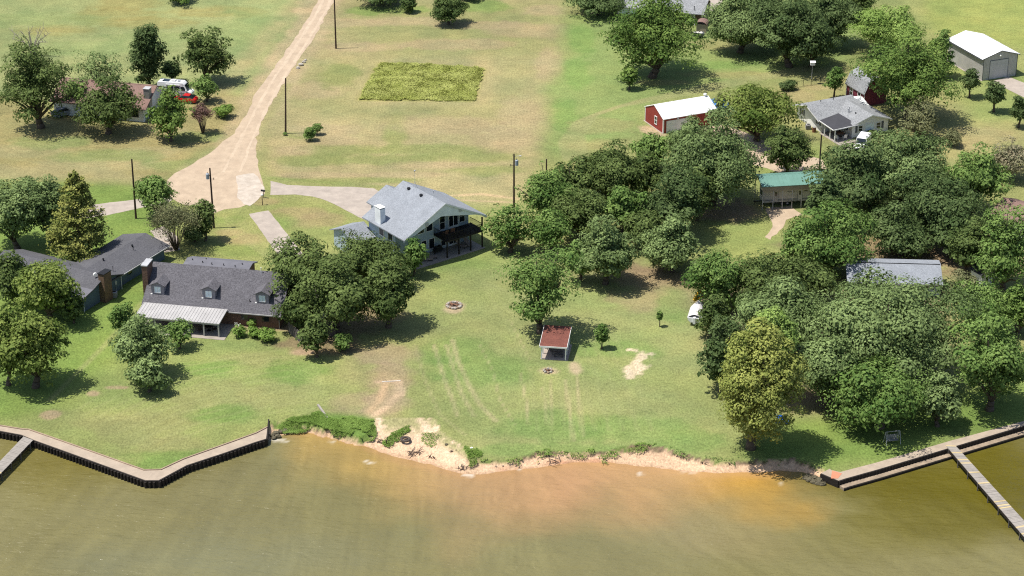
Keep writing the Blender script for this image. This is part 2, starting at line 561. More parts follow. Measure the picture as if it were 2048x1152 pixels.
    for a in ((735, 22, 4, 3), (820, 20, 6, 3), (960, 12, 8, 4)):
        spot((0.13, 0.21, 0.045), *a, k=.6)
    for a in ((680, 150, 4, 8), (790, 270, 2.2, 9), (700, 300, 10, 3), (620, 320, 8, 3), (850, 300, 14, 3), (960, 315, 10, 3), (760, 320, 14, 2.5), (600, 270, 3, 2), (730, 360, 10, 1.5), (970, 340, 8, 2.5)):
        spot((0.168, 0.188, 0.062), *a, k=.8)
    for a in ((650, 260, 7, 4), (680, 280, 5, 3), (900, 250, 12, 5), (590, 300, 4, 3), (1010, 280, 6, 6), (880, 330, 8, 2), (640, 350, 10, 1.5), (820, 350, 8, 1.5), (1040, 230, 5, 9)):
        spot((0.268, 0.214, 0.116), *a, k=.6)
    track((0.33, 0.25, 0.14), .5, .9, (900, 392), (960, 388), (1040, 398))
    track((0.32, 0.24, 0.14), .35, .8, (880, 398), (960, 402), (1030, 405))
    track(VIV, .8, .5, (545, 356), (620, 362), (740, 372), (800, 378))
    # green strip right of the meadow, its mowing rounds
    region((0.150, 0.196, 0.062), (1146, -200), (1700, -200), (1720, 60), (1700, 130), (1480, 160), (1290, 205), (1290, 262), (1200, 300), (1088, 330), (1082, 300), (1140, 40), soft=4)
    for a in ((1165, 80, 3, 10), (1155, 150, 3, 10), (1130, 230, 3, 8), (1190, 30, 5, 5), (1420, 130, 8, 3)):
        spot((0.115, 0.20, 0.045), *a, k=.55)
    for a in ((1170, 20, 4, 4), (1200, 250, 6, 4), (1190, 290, 7, 3), (1440, 90, 7, 4), (1500, 150, 12, 2.5), (1330, 165, 6, 1.6)):
        spot((0.21, 0.192, 0.078), *a, k=.65)
    for k_ in range(6):
        o_ = k_ * 9
        track((0.20, 0.205, 0.085), .5, .75, (1130 + o_, 320), (1120 + o_, 285 - o_ * .3), (1150 + o_, 245 - o_ * .4), (1230 + o_, 215 - o_ * .3), (1400, 185 - o_ * .3), (1620, 140 - o_ * .2))
    # yards beyond, right
    region((0.195, 0.192, 0.076), (1560, 165), (1700, 130), (1790, 240), (1900, 170), (2300, 170), (2300, 420), (1800, 300), (1640, 300), (1560, 220), soft=4)
    region((0.16, 0.205, 0.06), (1850, 120), (1900, 100), (2050, 150), (2300, 150), (2300, 240), (1960, 250), (1900, 200), soft=4, k=.8)
    for a in ((1640, 175, 4, 2), (1590, 190, 5, 4), (1960, 270, 8, 4), (1930, 290, 6, 3), (1780, 330, 5, 3)):
        spot((0.235, 0.20, 0.092), *a, k=.7)
    region((0.188, 0.216, 0.058), (1830, -200), (2500, -200), (2500, 165), (2035, 100), (1900, 65), (1850, 60), soft=4)
    for a in ((1950, 30, 10, 3), (1900, 15, 6, 4), (2030, 60, 6, 4)):
        spot((0.185, 0.215, 0.06), *a, k=.6)
    region((0.142, 0.185, 0.052), (1500, 300), (1660, 285), (1660, 340), (1500, 360), soft=3, k=.8)
    # clearing by the trailer
    region((0.165, 0.195, 0.058), (1395, 440), (1520, 410), (1560, 480), (1500, 520), (1395, 510), soft=3)
    spot((0.22, 0.15, 0.095), 1440, 420, 9, 5, k=.8)
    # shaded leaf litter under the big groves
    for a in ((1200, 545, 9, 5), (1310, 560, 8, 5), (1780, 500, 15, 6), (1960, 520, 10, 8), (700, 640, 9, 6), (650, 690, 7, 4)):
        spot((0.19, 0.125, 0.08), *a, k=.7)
    # centre lawn
    region((0.170, 0.204, 0.069), (850, 545), (1000, 470), (1100, 520), (1400, 600), (1440, 920), (960, 925), (880, 830), (820, 700), soft=8, k=.9)
    region((0.128, 0.190, 0.046), (860, 520), (1000, 470), (990, 540), (870, 600), soft=5, k=.6)
    for a in ((1000, 640, 9, 7), (960, 560, 8, 4), (1240, 640, 12, 4), (1150, 560, 8, 5), (1180, 800, 14, 6), (1380, 700, 6, 8), (1020, 890, 12, 3), (1330, 860, 8, 5), (1060, 700, 7, 4), (820, 660, 6, 4)):
        spot((0.192, 0.200, 0.080), *a, k=.45)
    for a in ((1280, 560, 5, 3), (1320, 600, 8, 4)):
        spot((0.25, 0.185, 0.105), *a, k=.55)
    for a in ((1350, 610, 3, 6), (1230, 700, 7, 3), (1280, 860, 10, 4), (1130, 850, 8, 5), (960, 740, 7, 5), (1090, 900, 14, 2), (900, 700, 5, 5), (1380, 880, 5, 4)):
        spot((0.125, 0.198, 0.05), *a, k=.6)
    # worn earth below the grove down to the landing
    for a in ((775, 705, 4.5, 4, .55), (780, 760, 3.2, 6, .6), (770, 810, 3.5, 5, .65), (720, 800, 5, 2.5, .4), (740, 740, 6, 7, .18), (690, 830, 5, 2, .35)):
        spot(BARE, *a[:4], k=a[4])
    track((0.40, 0.29, 0.18), .7, 1, (795, 765), (800, 785), (775, 812), (745, 832), (720, 835))
    track((0.37, 0.26, 0.15), .6, .9, (770, 770), (760, 800), (735, 828))
    track((0.38, 0.28, 0.18), .45, .8, (755, 764), (800, 762), (805, 790))
    region((0.20, 0.205, 0.055), (758, 126), (860, 129), (970, 137), (958, 172), (948, 203), (850, 201), (716, 201), (738, 160), soft=1, warp=False)
    region((0.108, 0.176, 0.036), (556, 848), (590, 836), (640, 822), (664, 836), (700, 836), (745, 843), (758, 860), (750, 880), (560, 866), soft=1)
    # wheel tracks
    for w_, k_, p in ((.40, .85, ((868, 690), (880, 730), (893, 770), (905, 800), (915, 832))), (.5, .9, ((905, 680), (915, 720), (935, 765), (960, 810), (992, 842))),
                      (.4, .8, ((893, 690), (906, 735), (922, 785), (948, 832))), (.25, .8, ((1040, 745), (1052, 800), (1058, 850))), (.28, .8, ((1152, 740), (1159, 800), (1165, 872))),
                      (.4, .7, ((1130, 760), (1140, 830), (1147, 882))), (.25, .6, ((1085, 775), (1095, 850))), (.2, .5, ((1100, 760), (1106, 850))), (.3, .5, ((830, 690), (850, 760), (880, 830), (930, 870))),
                      (.2, .6, ((960, 690), (985, 740), (1000, 800), (1030, 850))), (.25, .5, ((1020, 640), (1060, 720)))):
        track((0.32, 0.265, 0.155), w_ * .8, k_ * .62, *p)
    # sandy bald spots
    for a in ((1274, 736, 1.45, 3.3, -8), (1282, 712, 1.2, 1.9, 0), (1264, 748, .9, 1.4, 20), (1300, 708, .5, .5, 0), (1258, 700, .6, .5, 0)):
        p = gp(a[0], a[1])
        e = np.hypot((X - p.x) / a[2], (Y - p.y) / a[3]) + (fbm(X, Y, 1.3, 61, 3) - .5) * 1.5 + (N2 - .5) * .6
        mixin(smooth01((1.15 - e) / .55) * .85, (0.47, 0.385, 0.27))
    for a in ((1097, 743, 1.5, 1.3), (1150, 735, 1, 2), (908, 613, 1.7, 2.2)):
        spot((0.38, 0.28, 0.19), *a, k=.7)
    for a in ((185, 787, .9, .8), (100, 830, 1.2, 1.2), (235, 775, 1.5, .5), (605, 705, 2.2, 1.2), (520, 655, 6, 1.6)):
        spot((0.30, 0.215, 0.135), *a, k=.8)
    # rank green under the right-hand shore trees
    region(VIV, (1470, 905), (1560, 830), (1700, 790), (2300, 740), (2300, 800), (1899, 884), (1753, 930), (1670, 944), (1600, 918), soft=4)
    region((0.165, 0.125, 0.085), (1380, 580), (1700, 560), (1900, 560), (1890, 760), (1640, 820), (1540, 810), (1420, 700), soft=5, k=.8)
    # faint mowing rounds
    for i in range(10):
        o_ = i * 17
        track((0.205, 0.222, 0.088), .30, .38, (150 + o_, 822 + i * 9), (240 + o_ * 1.1, 768 + i * 10), (380 + o_ * .9, 730 + i * 11), (560 + o_ * .35, 700 + i * 13), (640 + o_ * .1, 740 + i * 9))
    for i in range(9):
        o_ = i * 26
        track((0.205, 0.222, 0.092), .32, .34, (960 + o_ * .4, 560 + i * 4), (1010 + o_, 640 + i * 2), (1060 + o_, 740), (1075 + o_ * 1.1, 860))
    for i in range(7):
        o_ = i * 13
        track((0.225, 0.222, 0.095), .28, .4, (448 + o_, 432 + i * 3), (470 + o_, 470 + i * 3), (540 + o_ * .6, 520 + i * 2))
    for i in range(12):
        track((0.225, 0.222, 0.10), .35, .3, (20, 318 - i * 9), (200, 338 - i * 9.5), (350, 320 - i * 7))
        track((0.205, 0.232, 0.10), .4, .3, (10 + i * 3, 25 + i * 13), (200, 35 + i * 11), (470 - i * 4, 22 + i * 12))
    # edge of the gravel road
    mk = line_dist(X, Y, pts((655, -40), (620, 55), (560, 150), (515, 230), (470, 300), (400, 350)))
    mixin(smooth01((5.2 - mk + (N2 - .5) * 3) / 2.6) * .6, (0.30, 0.235, 0.14))
    track((0.20, 0.20, 0.08), 1.2, .7, (575, 170), (530, 250), (525, 330))
    # barn apron
    spot((0.40, 0.27, 0.18), 1305, 262, 1.6, 3.0, k=.7, rot=30)
    # gentle patchiness of the turf itself
    v = 1 + (N1 - .5) * .34 + (N2 - .5) * .30 + (N3 - .5) * .28
    C *= v[..., None]
    C[..., 0] *= 1 + (N2 - .5) * .22
    lum_ = C @ np.array([.3, .6, .1])
    C = C * .94 + lum_[..., None] * .06 * np.array((1.06, 1.0, .55))
    C *= np.array((1.07, 1.05, 1.08))
    # ---- relief: turf, bank, beach, lake bed
    yg, yw = np.interp(X, GX, GY), np.interp(X, WX, WY)
    jit = (fbm(X, X * 0 + 3.3, 1.4, 77, 3) - .5) * 1.6
    nat = (X > XL_WALL) & (X < XR_WALL)
    yg = yg + jit * nat
    yw = np.minimum(yw, yg - .5)
    t = (yg - Y) / np.maximum(yg - yw, .5)
    cliff = np.where((X > XRAMP0) & (X < XRAMP1), 0.06, 0.42)
    cz = -cliff * smooth01(t / np.where(cliff > .1, .18, .5)) - (0.9 - cliff) * np.clip(t, 0, 1)
    under = -0.9 - 0.10 * np.maximum(yw - Y, 0)
    Znat = np.where(t <= 0, 0, np.where(t < 1, cz, np.maximum(under, -3)))
    Zw = np.where(Y > yg, 0.0, -3.0)
    Z = np.where(nat, Znat, Zw)
    roll = (fbm(X, Y, 30, 91, 3) - .5) * .25 + (N3 - .5) * .05
    Z = Z + np.where((Z > -.01), np.minimum(roll * 0.0 + (N3 - .5) * .03, 0.0), (N3 - .5) * .08 * (Z > -1))
    beach = nat & (t > 0)
    sandc = np.array((0.50, 0.345, 0.225)) * (1 + (N2 - .5) * .35 + (N3 - .5) * .25)[..., None]
    red = smooth01((N2 - .42) * 5)[..., None] * smooth01((t - .35) * 2.2)[..., None] * (X > gp(960, 940).x)[..., None] * (X < gp(1230, 940).x)[..., None]
    sandc = sandc * (1 - .75 * red) + np.array((0.36, 0.17, 0.095)) * .75 * red
    pale = ((X > XRAMP0) & (X < XRAMP1))[..., None] * smooth01(1 - t)[..., None]
    sandc = sandc * (1 - .6 * pale) + np.array((0.54, 0.425, 0.305)) * .6 * pale
    tuf = (((X > XRAMP0) & (X < XRAMP1)) * smooth01((.55 - t) * 2.5) * smooth01((fbm(X, Y, 2.2, 55, 3) - .46) * 8))[..., None]
    sandc = sandc * (1 - .8 * tuf) + np.array((0.19, 0.20, 0.075)) * .8 * tuf
    wet = smooth01((t - .86) * 9)[..., None]
    sandc = sandc * (1 - .45 * wet) + np.array((0.30, 0.18, 0.10)) * .45 * wet
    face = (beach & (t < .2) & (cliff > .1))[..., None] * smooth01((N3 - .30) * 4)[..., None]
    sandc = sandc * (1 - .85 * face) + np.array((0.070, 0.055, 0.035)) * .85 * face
    gb = ((X > XL_WALL + .8) & (X < XRAMP0 + .5) & (t < .62)) * smooth01((.62 - t + (N3 - .5) * .8) * 4) * smooth01((fbm(X, Y, 2.0, 57, 2) - .34) * 7)
    gb = np.maximum(gb, (beach & (t < .16) & (X > XRAMP1)) * smooth01((fbm(X, Y, 2.4, 58, 3) - .5) * 7) * .9)[..., None]
    sandc = sandc * (1 - .9 * gb) + np.array((0.105, 0.170, 0.036)) * .9 * gb
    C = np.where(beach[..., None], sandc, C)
    bed = (Z < -0.95)[..., None]
    C = np.where(bed, np.array((0.25, 0.16, 0.08)), C)
    mow = blur(in_poly(X, Y, pts((690, 120), (1120, 60), (1078, 300), (1040, 395), (760, 372), (560, 350), (520, 260))).astype(float), 6)
    # ---- outskirts: the same sheet runs on to the horizon
    ex = np.array([-9000, -3000, -900, -400, -220, -150, -125])
    xs = np.concatenate([ex, ix, -ex[::-1]])
    ys = np.concatenate([[-4000, -800, 0, 120, 180], iy, [460, 500, 600, 900, 2500, 9000]])
    pad = ((5, 6), (7, 7))
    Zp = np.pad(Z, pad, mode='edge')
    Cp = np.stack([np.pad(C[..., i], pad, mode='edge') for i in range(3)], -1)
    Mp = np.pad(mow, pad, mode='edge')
    # material
    m = bpy.data.materials.new('turf_and_soil')
    m.use_nodes = True
    n, l = m.node_tree.nodes, m.node_tree.links
    b = n['Principled BSDF']
    b.inputs['Roughness'].default_value = 0.95
    b.inputs['Specular IOR Level'].default_value = 0.1
    at = n.new('ShaderNodeAttribute')
    at.attribute_name = 'soil'
    tc = n.new('ShaderNodeTexCoord')

    def noise(sc, det, st=(1, 1, 1), rough=.65):
        mp = n.new('ShaderNodeMapping')
        mp.inputs['Scale'].default_value = st
        l.new(tc.outputs['Object'], mp.inputs[0])
        q = n.new('ShaderNodeTexNoise')
        q.inputs['Scale'].default_value = sc
        q.inputs['Detail'].default_value = det
        q.inputs['Roughness'].default_value = rough
        l.new(mp.outputs[0], q.inputs['Vector'])
        return q

    def math_(op, a, b_):
        q = n.new('ShaderNodeMath')
        q.operation = op
        for i, s in enumerate((a, b_)):
            if isinstance(s, (int, float)):
                q.inputs[i].default_value = s
            else:
                l.new(s, q.inputs[i])
        return q.outputs[0]

    n1, n2 = noise(1.3, 6), noise(5.0, 3, (1, .45, 1))
    wv = n.new('ShaderNodeTexWave')
    wv.wave_type = 'BANDS'
    wv.bands_direction = 'X'
    wv.inputs['Scale'].default_value = 0.47
    wv.inputs['Distortion'].default_value = 3.5
    wv.inputs['Detail'].default_value = 3
    wv.inputs['Detail Scale'].default_value = 0.6
    l.new(tc.outputs['Object'], wv.inputs['Vector'])
    mo = n.new('ShaderNodeAttribute')
    mo.attribute_name = 'mow'
    n3 = noise(3.6, 5, (1, .6, 1), .78)
    f = math_('ADD', math_('MULTIPLY', n1.outputs['Fac'], 0.55), math_('MULTIPLY', n2.outputs['Fac'], 0.75))
    f = math_('ADD', f, math_('MULTIPLY', n3.outputs['Fac'], 1.9))
    f = math_('ADD', f, -0.58)
    stripes = math_('MULTIPLY', math_('MULTIPLY', math_('SUBTRACT', wv.outputs['Fac'], 0.5), 0.045), mo.outputs['Fac'])
    f = math_('ADD', f, stripes)
    vm = n.new('ShaderNodeVectorMath')
    vm.operation = 'SCALE'
    l.new(at.outputs['Color'], vm.inputs[0])
    l.new(f, vm.inputs['Scale'])
    l.new(vm.outputs[0], b.inputs['Base Color'])
    bp = n.new('ShaderNodeBump')
    bp.inputs['Strength'].default_value = 0.5
    bp.inputs['Distance'].default_value = 0.12
    l.new(n2.outputs['Fac'], bp.inputs['Height'])
    l.new(bp.outputs[0], b.inputs['Normal'])
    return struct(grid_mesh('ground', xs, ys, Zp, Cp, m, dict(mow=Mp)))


build_ground()


# ------------------------------------------------------------------ water
def build_water():
    st = 0.5
    ix = np.arange(-66, 66.01, st)
    iy = np.arange(196, 262.01, st)
    X, Y = np.meshgrid(ix, iy)
    yw = np.interp(X, WX, WY)
    dpt = np.maximum(yw - Y, 0)
    C = np.empty(X.shape + (3,))
    C[:] = (0.152, 0.136, 0.056)
    N1, N2 = fbm(X, Y, 12, 5), fbm(X * .6 + Y * .5, Y * 1.3, 4, 15)

    def mixin(mk, c):
        nonlocal C
        mk = np.clip(mk, 0, 1)[..., None]
        C = C * (1 - mk) + np.array(c) * mk

    def spot(c, px, py, rx, ry, k=1.0, soft=1.0):
        p = gp(px, py, WZ)
        e = np.hypot((X - p.x) / rx, (Y - p.y) / ry) + (N1 - .5) * 1.0 + (N2 - .5) * .35
        mixin(smooth01((1.25 - e) / soft) * k, c)

    # suspended clay stirred up along the beach, olive water off the walls
    spot((0.168, 0.153, 0.068), 1150, 1100, 26, 10, .7, 1.2)
    spot((0.145, 0.144, 0.080), 450, 1130, 26, 9, .7, 1.2)
    spot((0.125, 0.105, 0.024), 120, 930, 12, 12, .85)
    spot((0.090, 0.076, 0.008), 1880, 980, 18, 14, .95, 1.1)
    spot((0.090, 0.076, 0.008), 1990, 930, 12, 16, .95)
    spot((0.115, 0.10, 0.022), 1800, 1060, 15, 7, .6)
    spot((0.215, 0.175, 0.085), 1420, 1040, 14, 8, .6)
    near = smooth01((20 - 4 * smooth01((X - 14) / 10) - dpt + (N1 - .5) * 16) / 16)
    xa, xb, xc, xd = gp(536, 870).x, gp(930, 940).x, gp(1350, 940).x, gp(1668, 960).x
    nat = smooth01((X - xa + (N1 - .5) * 6) / 5) * smooth01((xd + 2 - X + (N1 - .5) * 14 - dpt * .35) / 9)
    warm = np.interp(X, [xa, (xa + xb) / 2, xb, (xb + xc) / 2, xc, xc + 8, xd], range(7))
    pal = np.array([(0.25, 0.175, 0.055), (0.27, 0.185, 0.058), (0.275, 0.175, 0.08), (0.30, 0.175, 0.085), (0.285, 0.178, 0.074), (0.310, 0.178, 0.040), (0.245, 0.145, 0.030)])
    wi = np.clip(warm.astype(int), 0, 5)
    wf = (warm - wi)[..., None]
    wc = pal[wi] * (1 - wf) + pal[wi + 1] * wf
    mk = (near * nat)[..., None]
    C = C * (1 - mk) + wc * 1.08 * mk
    edge = (smooth01((2.4 - dpt + (N2 - .5) * 2) / 2.4) * nat * .55)[..., None]
    C = C * (1 - edge) + np.array((0.36, 0.205, 0.09)) * edge
    # broken foam where ripples reach the sand
    fo = np.zeros(X.shape)
    for px, py, rx in ((665, 885, 1.0), (738, 924, 1.3), (733, 922, .9), (780, 905, .8), (930, 950, 1.2), (940, 951, .8), (1130, 932, .7), (1380, 944, 1.9), (1365, 943, 1.2), (1040, 939, .9), (550, 880, 1.3),
                       (570, 882, .8), (1282, 948, .7), (1205, 931, .4), (1560, 967, .5), (1638, 967, .8)):
        p = gp(px, py, WZ)
        e = np.hypot((X - p.x) / rx, (Y - p.y + (X - p.x) * .25) / .75) + (fbm(X, Y, 1.1, 8, 2) - .5) * 1.2
        fo = np.maximum(fo, smooth01((.62 - e) / .7) * .75)
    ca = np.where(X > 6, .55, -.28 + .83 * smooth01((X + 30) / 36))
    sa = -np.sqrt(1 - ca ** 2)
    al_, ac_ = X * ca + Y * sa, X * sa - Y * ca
    Ns = fbm(al_ * .11, ac_ * .85 + (N1 - .5) * 3, 1.0, 71, 3)  # ripple reflection lines, painted into the water colour as light and dark streaks
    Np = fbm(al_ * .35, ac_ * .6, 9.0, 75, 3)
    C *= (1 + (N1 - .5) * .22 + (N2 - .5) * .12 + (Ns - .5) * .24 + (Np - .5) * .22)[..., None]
    ex = np.array([-9000, -2000, -500, -200, -100])
    xs = np.concatenate([ex, ix, -ex[::-1]])
    ys = np.concatenate([[-6000, -1500, -300, 0, 120, 170], iy])
    pad = ((6, 0), (5, 5))
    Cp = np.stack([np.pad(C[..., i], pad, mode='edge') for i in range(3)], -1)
    Fp = np.pad(fo, pad, mode='constant')
    m = bpy.data.materials.new('lake_water')
    m.use_nodes = True
    n, l = m.node_tree.nodes, m.node_tree.links
    b = n['Principled BSDF']
    b.inputs['IOR'].default_value = 1.33
    b.inputs['Specular IOR Level'].default_value = 0.4
    at = n.new('ShaderNodeAttribute')
    at.attribute_name = 'soil'
    af = n.new('ShaderNodeAttribute')
    af.attribute_name = 'foam'
    tc = n.new('ShaderNodeTexCoord')

    def noise(sc, det, st, rot=0, rough=.6):
        mp = n.new('ShaderNodeMapping')
        mp.inputs['Scale'].default_value = st
        mp.inputs['Rotation'].default_value = (0, 0, rot)
        l.new(tc.outputs['Object'], mp.inputs[0])
        q = n.new('ShaderNodeTexNoise')
        q.inputs['Scale'].default_value = sc
        q.inputs['Detail'].default_value = det
        q.inputs['Roughness'].default_value = rough
        q.inputs['Distortion'].default_value = 0.3
        l.new(mp.outputs[0], q.inputs['Vector'])
        return q
    big = noise(0.16, 4, (1, .55, 1), R(-35))
    mid = noise(0.55, 5, (.35, 1.0, 1), R(28))
    fine = noise(1.9, 4, (.45, 1.0, 1), R(24))
    gl = noise(0.9, 3, (.5, 1, 1), R(20))
    mx = n.new('ShaderNodeMix')
    mx.data_type = 'RGBA'
    l.new(af.outputs['Fac'], mx.inputs[0])
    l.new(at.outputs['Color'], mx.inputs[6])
    mx.inputs[7].default_value = (.62, .58, .50, 1)
    l.new(mx.outputs[2], b.inputs['Base Color'])
    rr = n.new('ShaderNodeMapRange')
    rr.inputs['From Min'].default_value = .3
    rr.inputs['From Max'].default_value = .7
    rr.inputs['To Min'].default_value = .16
    rr.inputs['To Max'].default_value = .34
    l.new(big.outputs['Fac'], rr.inputs['Value'])
    l.new(rr.outputs[0], b.inputs['Roughness'])

    def mul(a, k):
        q = n.new('ShaderNodeMath')
        q.operation = 'MULTIPLY'
        l.new(a, q.inputs[0])
        if isinstance(k, float):
            q.inputs[1].default_value = k
        else:
            l.new(k, q.inputs[1])
        return q.outputs[0]

    def plus(a, c):
        q = n.new('ShaderNodeMath')
        q.operation = 'ADD'
        l.new(a, q.inputs[0])
        l.new(c, q.inputs[1])
        return q.outputs[0]
    h = plus(mul(mid.outputs['Fac'], 0.55), plus(mul(mul(fine.outputs['Fac'], big.outputs['Fac']), 0.42), mul(gl.outputs['Fac'], .25)))
    bp = n.new('ShaderNodeBump')
    bp.inputs['Strength'].default_value = 0.85
    bp.inputs['Distance'].default_value = 0.7
    l.new(h, bp.inputs['Height'])
    l.new(bp.outputs[0], b.inputs['Normal'])
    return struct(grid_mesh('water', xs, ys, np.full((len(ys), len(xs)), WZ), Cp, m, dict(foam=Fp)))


build_water()


# ------------------------------------------------------------------ road and drives
def ribbon(name, poly, z, m, jag=0.0, sub=1.2, seed=3):
    """flat sheet with the given outline; jag roughens the edge"""
    rnd = random.Random(seed)
    P = []
    n = len(poly)
    for i in range(n):
        a, b = gp(*poly[i]), gp(*poly[(i + 1) % n])
        k = max(1, int((b - a).length / sub)) if jag else 1
        for j in range(k):
            p = a.lerp(b, j / k)
            if jag:
                nrm = Vector((-(b - a).y, (b - a).x, 0)).normalized()
                p = p + nrm * rnd.gauss(0, jag)
            P.append((p.x, p.y, z))
    bm = bmesh.new()
    vs = [bm.verts.new(p) for p in P]
    f = bm.faces.new(vs)
    bmesh.ops.triangulate(bm, faces=[f])
    bmesh.ops.recalc_face_normals(bm, faces=bm.faces)
    if sum(f.normal.z for f in bm.faces) < 0:
        bmesh.ops.reverse_faces(bm, faces=bm.faces)
    me = bpy.data.meshes.new(name)
    bm.to_mesh(me)
    bm.free()
    me.materials.append(M[m] if isinstance(m, str) else m)
    o = bpy.data.objects.new(name, me)
    COL.objects.link(o)
    return struct(o)


M['road'] = mat('caliche_gravel', (0.45, 0.355, 0.255), 0.95, (0.35, 0.268, 0.19), 0.6, 0.5, 0.25, 7, detail=7, stretch=(1, .5, 1))
M['worn'] = mat('worn_pale_paving', (0.50, 0.44, 0.37), 0.9, (0.36, 0.30, 0.24), 1.0, 0.5, 0.2, 6, detail=6)
ribbon('road', [(700, -120), (671, -4), (655, 28), (639, 57), (617, 92), (595, 123), (569, 165), (542, 207), (519, 253), (511, 290), (515, 330), (524, 358), (530, 380), (522, 396),
                (505, 408), (480, 415), (448, 419), (425, 428), (400, 412), (370, 410), (345, 398), (333, 384), (333, 360), (353, 347), (417, 307), (467, 267), (493, 230), (512, 185), (560, 118), (600, 62), (637, 0), (690, -120)],
       .012, 'road', jag=.14, sub=1.6)
RUTS = mat('packed_caliche', (0.49, 0.392, 0.287), 0.95, (0.40, 0.312, 0.224), 0.8, 0.5, 0.15, 7, detail=6, stretch=(1, .4, 1))
for dx_ in (-9, 10):
    c_ = [(655 + dx_ * .7, -6), (645 + dx_ * .8, 20), (600 + dx_ * .9, 92), (560 + dx_, 152), (520 + dx_ * 1.1, 222), (487 + dx_ * 1.3, 290), (462 + dx_ * 1.8, 345)]
    ribbon('road_rut', [(x - 3.2, y) for x, y in c_] + [(x + 3.2, y) for x, y in c_[::-1]], .017, RUTS, jag=.10, sub=2.2, seed=int(dx_) + 30)
ribbon('road_patch', [(472, 352), (508, 346), (520, 360), (529, 382), (516, 398), (500, 412), (488, 408), (474, 396)], .020, 'worn', jag=.12, sub=1.2)
ribbon('driveway', [(541, 362), (575, 370), (640, 373), (705, 374), (748, 377), (768, 388), (800, 420), (760, 455), (735, 442), (716, 434), (690, 420), (655, 402), (625, 393), (590, 389), (541, 390)], .014, 'concrete', jag=.04)
ribbon('driveway', [(498, 428), (537, 421), (566, 458), (610, 512), (665, 570), (690, 620), (640, 640), (600, 580), (570, 530), (540, 488)], .016, 'concrete', jag=.04)
ribbon('driveway', [(120, 418), (205, 407), (300, 396), (335, 386), (345, 399), (330, 411), (290, 414), (213, 431), (120, 442)], .009, 'concrete', jag=.05)
ribbon('driveway', [(1984, 163), (2017, 153), (2048, 166), (2160, 205), (2160, 250), (2048, 195)], .014, 'concrete', jag=.04)
ribbon('path', [(300, 462), (326, 452), (352, 470), (360, 500), (330, 505)], .014, 'concrete', jag=.08)
ribbon('path', [(1530, 418), (1580, 411), (1602, 428), (1572, 440), (1558, 462), (1540, 480), (1528, 474), (1544, 446)], .014, 'road', jag=.25)
ribbon('path', [(1418, -40), (1460, -40), (1445, 4), (1425, 22), (1408, 20)], .014, 'concrete', jag=.06)
ribbon('path', [(1350, 264), (1440, 246), (1580, 300), (1640, 318), (1660, 340), (1560, 345), (1480, 320), (1400, 290)], .012, 'road', jag=.3)


# ------------------------------------------------------------------ foliage
def leaf_object(name, P, Nn, size, tint, material, parent=None, aspect=0.62, along=None):
    """P: centres, Nn: normals; one small leaf spray quad each (slightly folded outline)"""
    n = len(P)
    rs = np.random.RandomState(n + 7)
    Nn = Nn / (np.linalg.norm(Nn, axis=1, keepdims=True) + 1e-9)
    if along is None:
        rv = rs.normal(size=(n, 3))
    else:
        rv = along + rs.normal(size=(n, 3)) * .15
    U = rv - (rv * Nn).sum(1, keepdims=True) * Nn
    U /= (np.linalg.norm(U, axis=1, keepdims=True) + 1e-9)
    V = np.cross(Nn, U)
    s = (size * rs.uniform(.65, 1.35, n))[:, None]
    a = aspect
    k = rs.uniform(.55, 1.0, (n, 4, 1))
    co = np.stack([P - U * s * k[:, 0] - V * s * a * .25, P - V * s * a * k[:, 1] + U * s * .1, P + U * s * k[:, 2] + V * s * a * .2, P + V * s * a * k[:, 3] - U * s * .1], 1)
    co[:, 1] += Nn * s * .16
    co[:, 3] += Nn * s * .16
    me = bpy.data.meshes.new(name)
    me.vertices.add(n * 4)
    me.vertices.foreach_set('co', co.astype(np.float32).ravel())
    me.loops.add(n * 4)
    me.loops.foreach_set('vertex_index', np.arange(n * 4, dtype=np.int32))
    me.polygons.add(n)
    me.polygons.foreach_set('loop_start', np.arange(0, n * 4, 4, dtype=np.int32))
    me.update(calc_edges=True)
    at = me.attributes.new('tint', 'FLOAT', 'FACE')
    at.data.foreach_set('value', np.clip(tint, 0, 1).astype(np.float32))
    me.materials.append(material)
    o = bpy.data.objects.new(name, me)
    COL.objects.link(o)
    if parent:
        o.parent = parent
    return o


def lumpy_dir(rs, n):
    v = rs.normal(size=(n, 3))
    return v / np.linalg.norm(v, axis=1, keepdims=True)


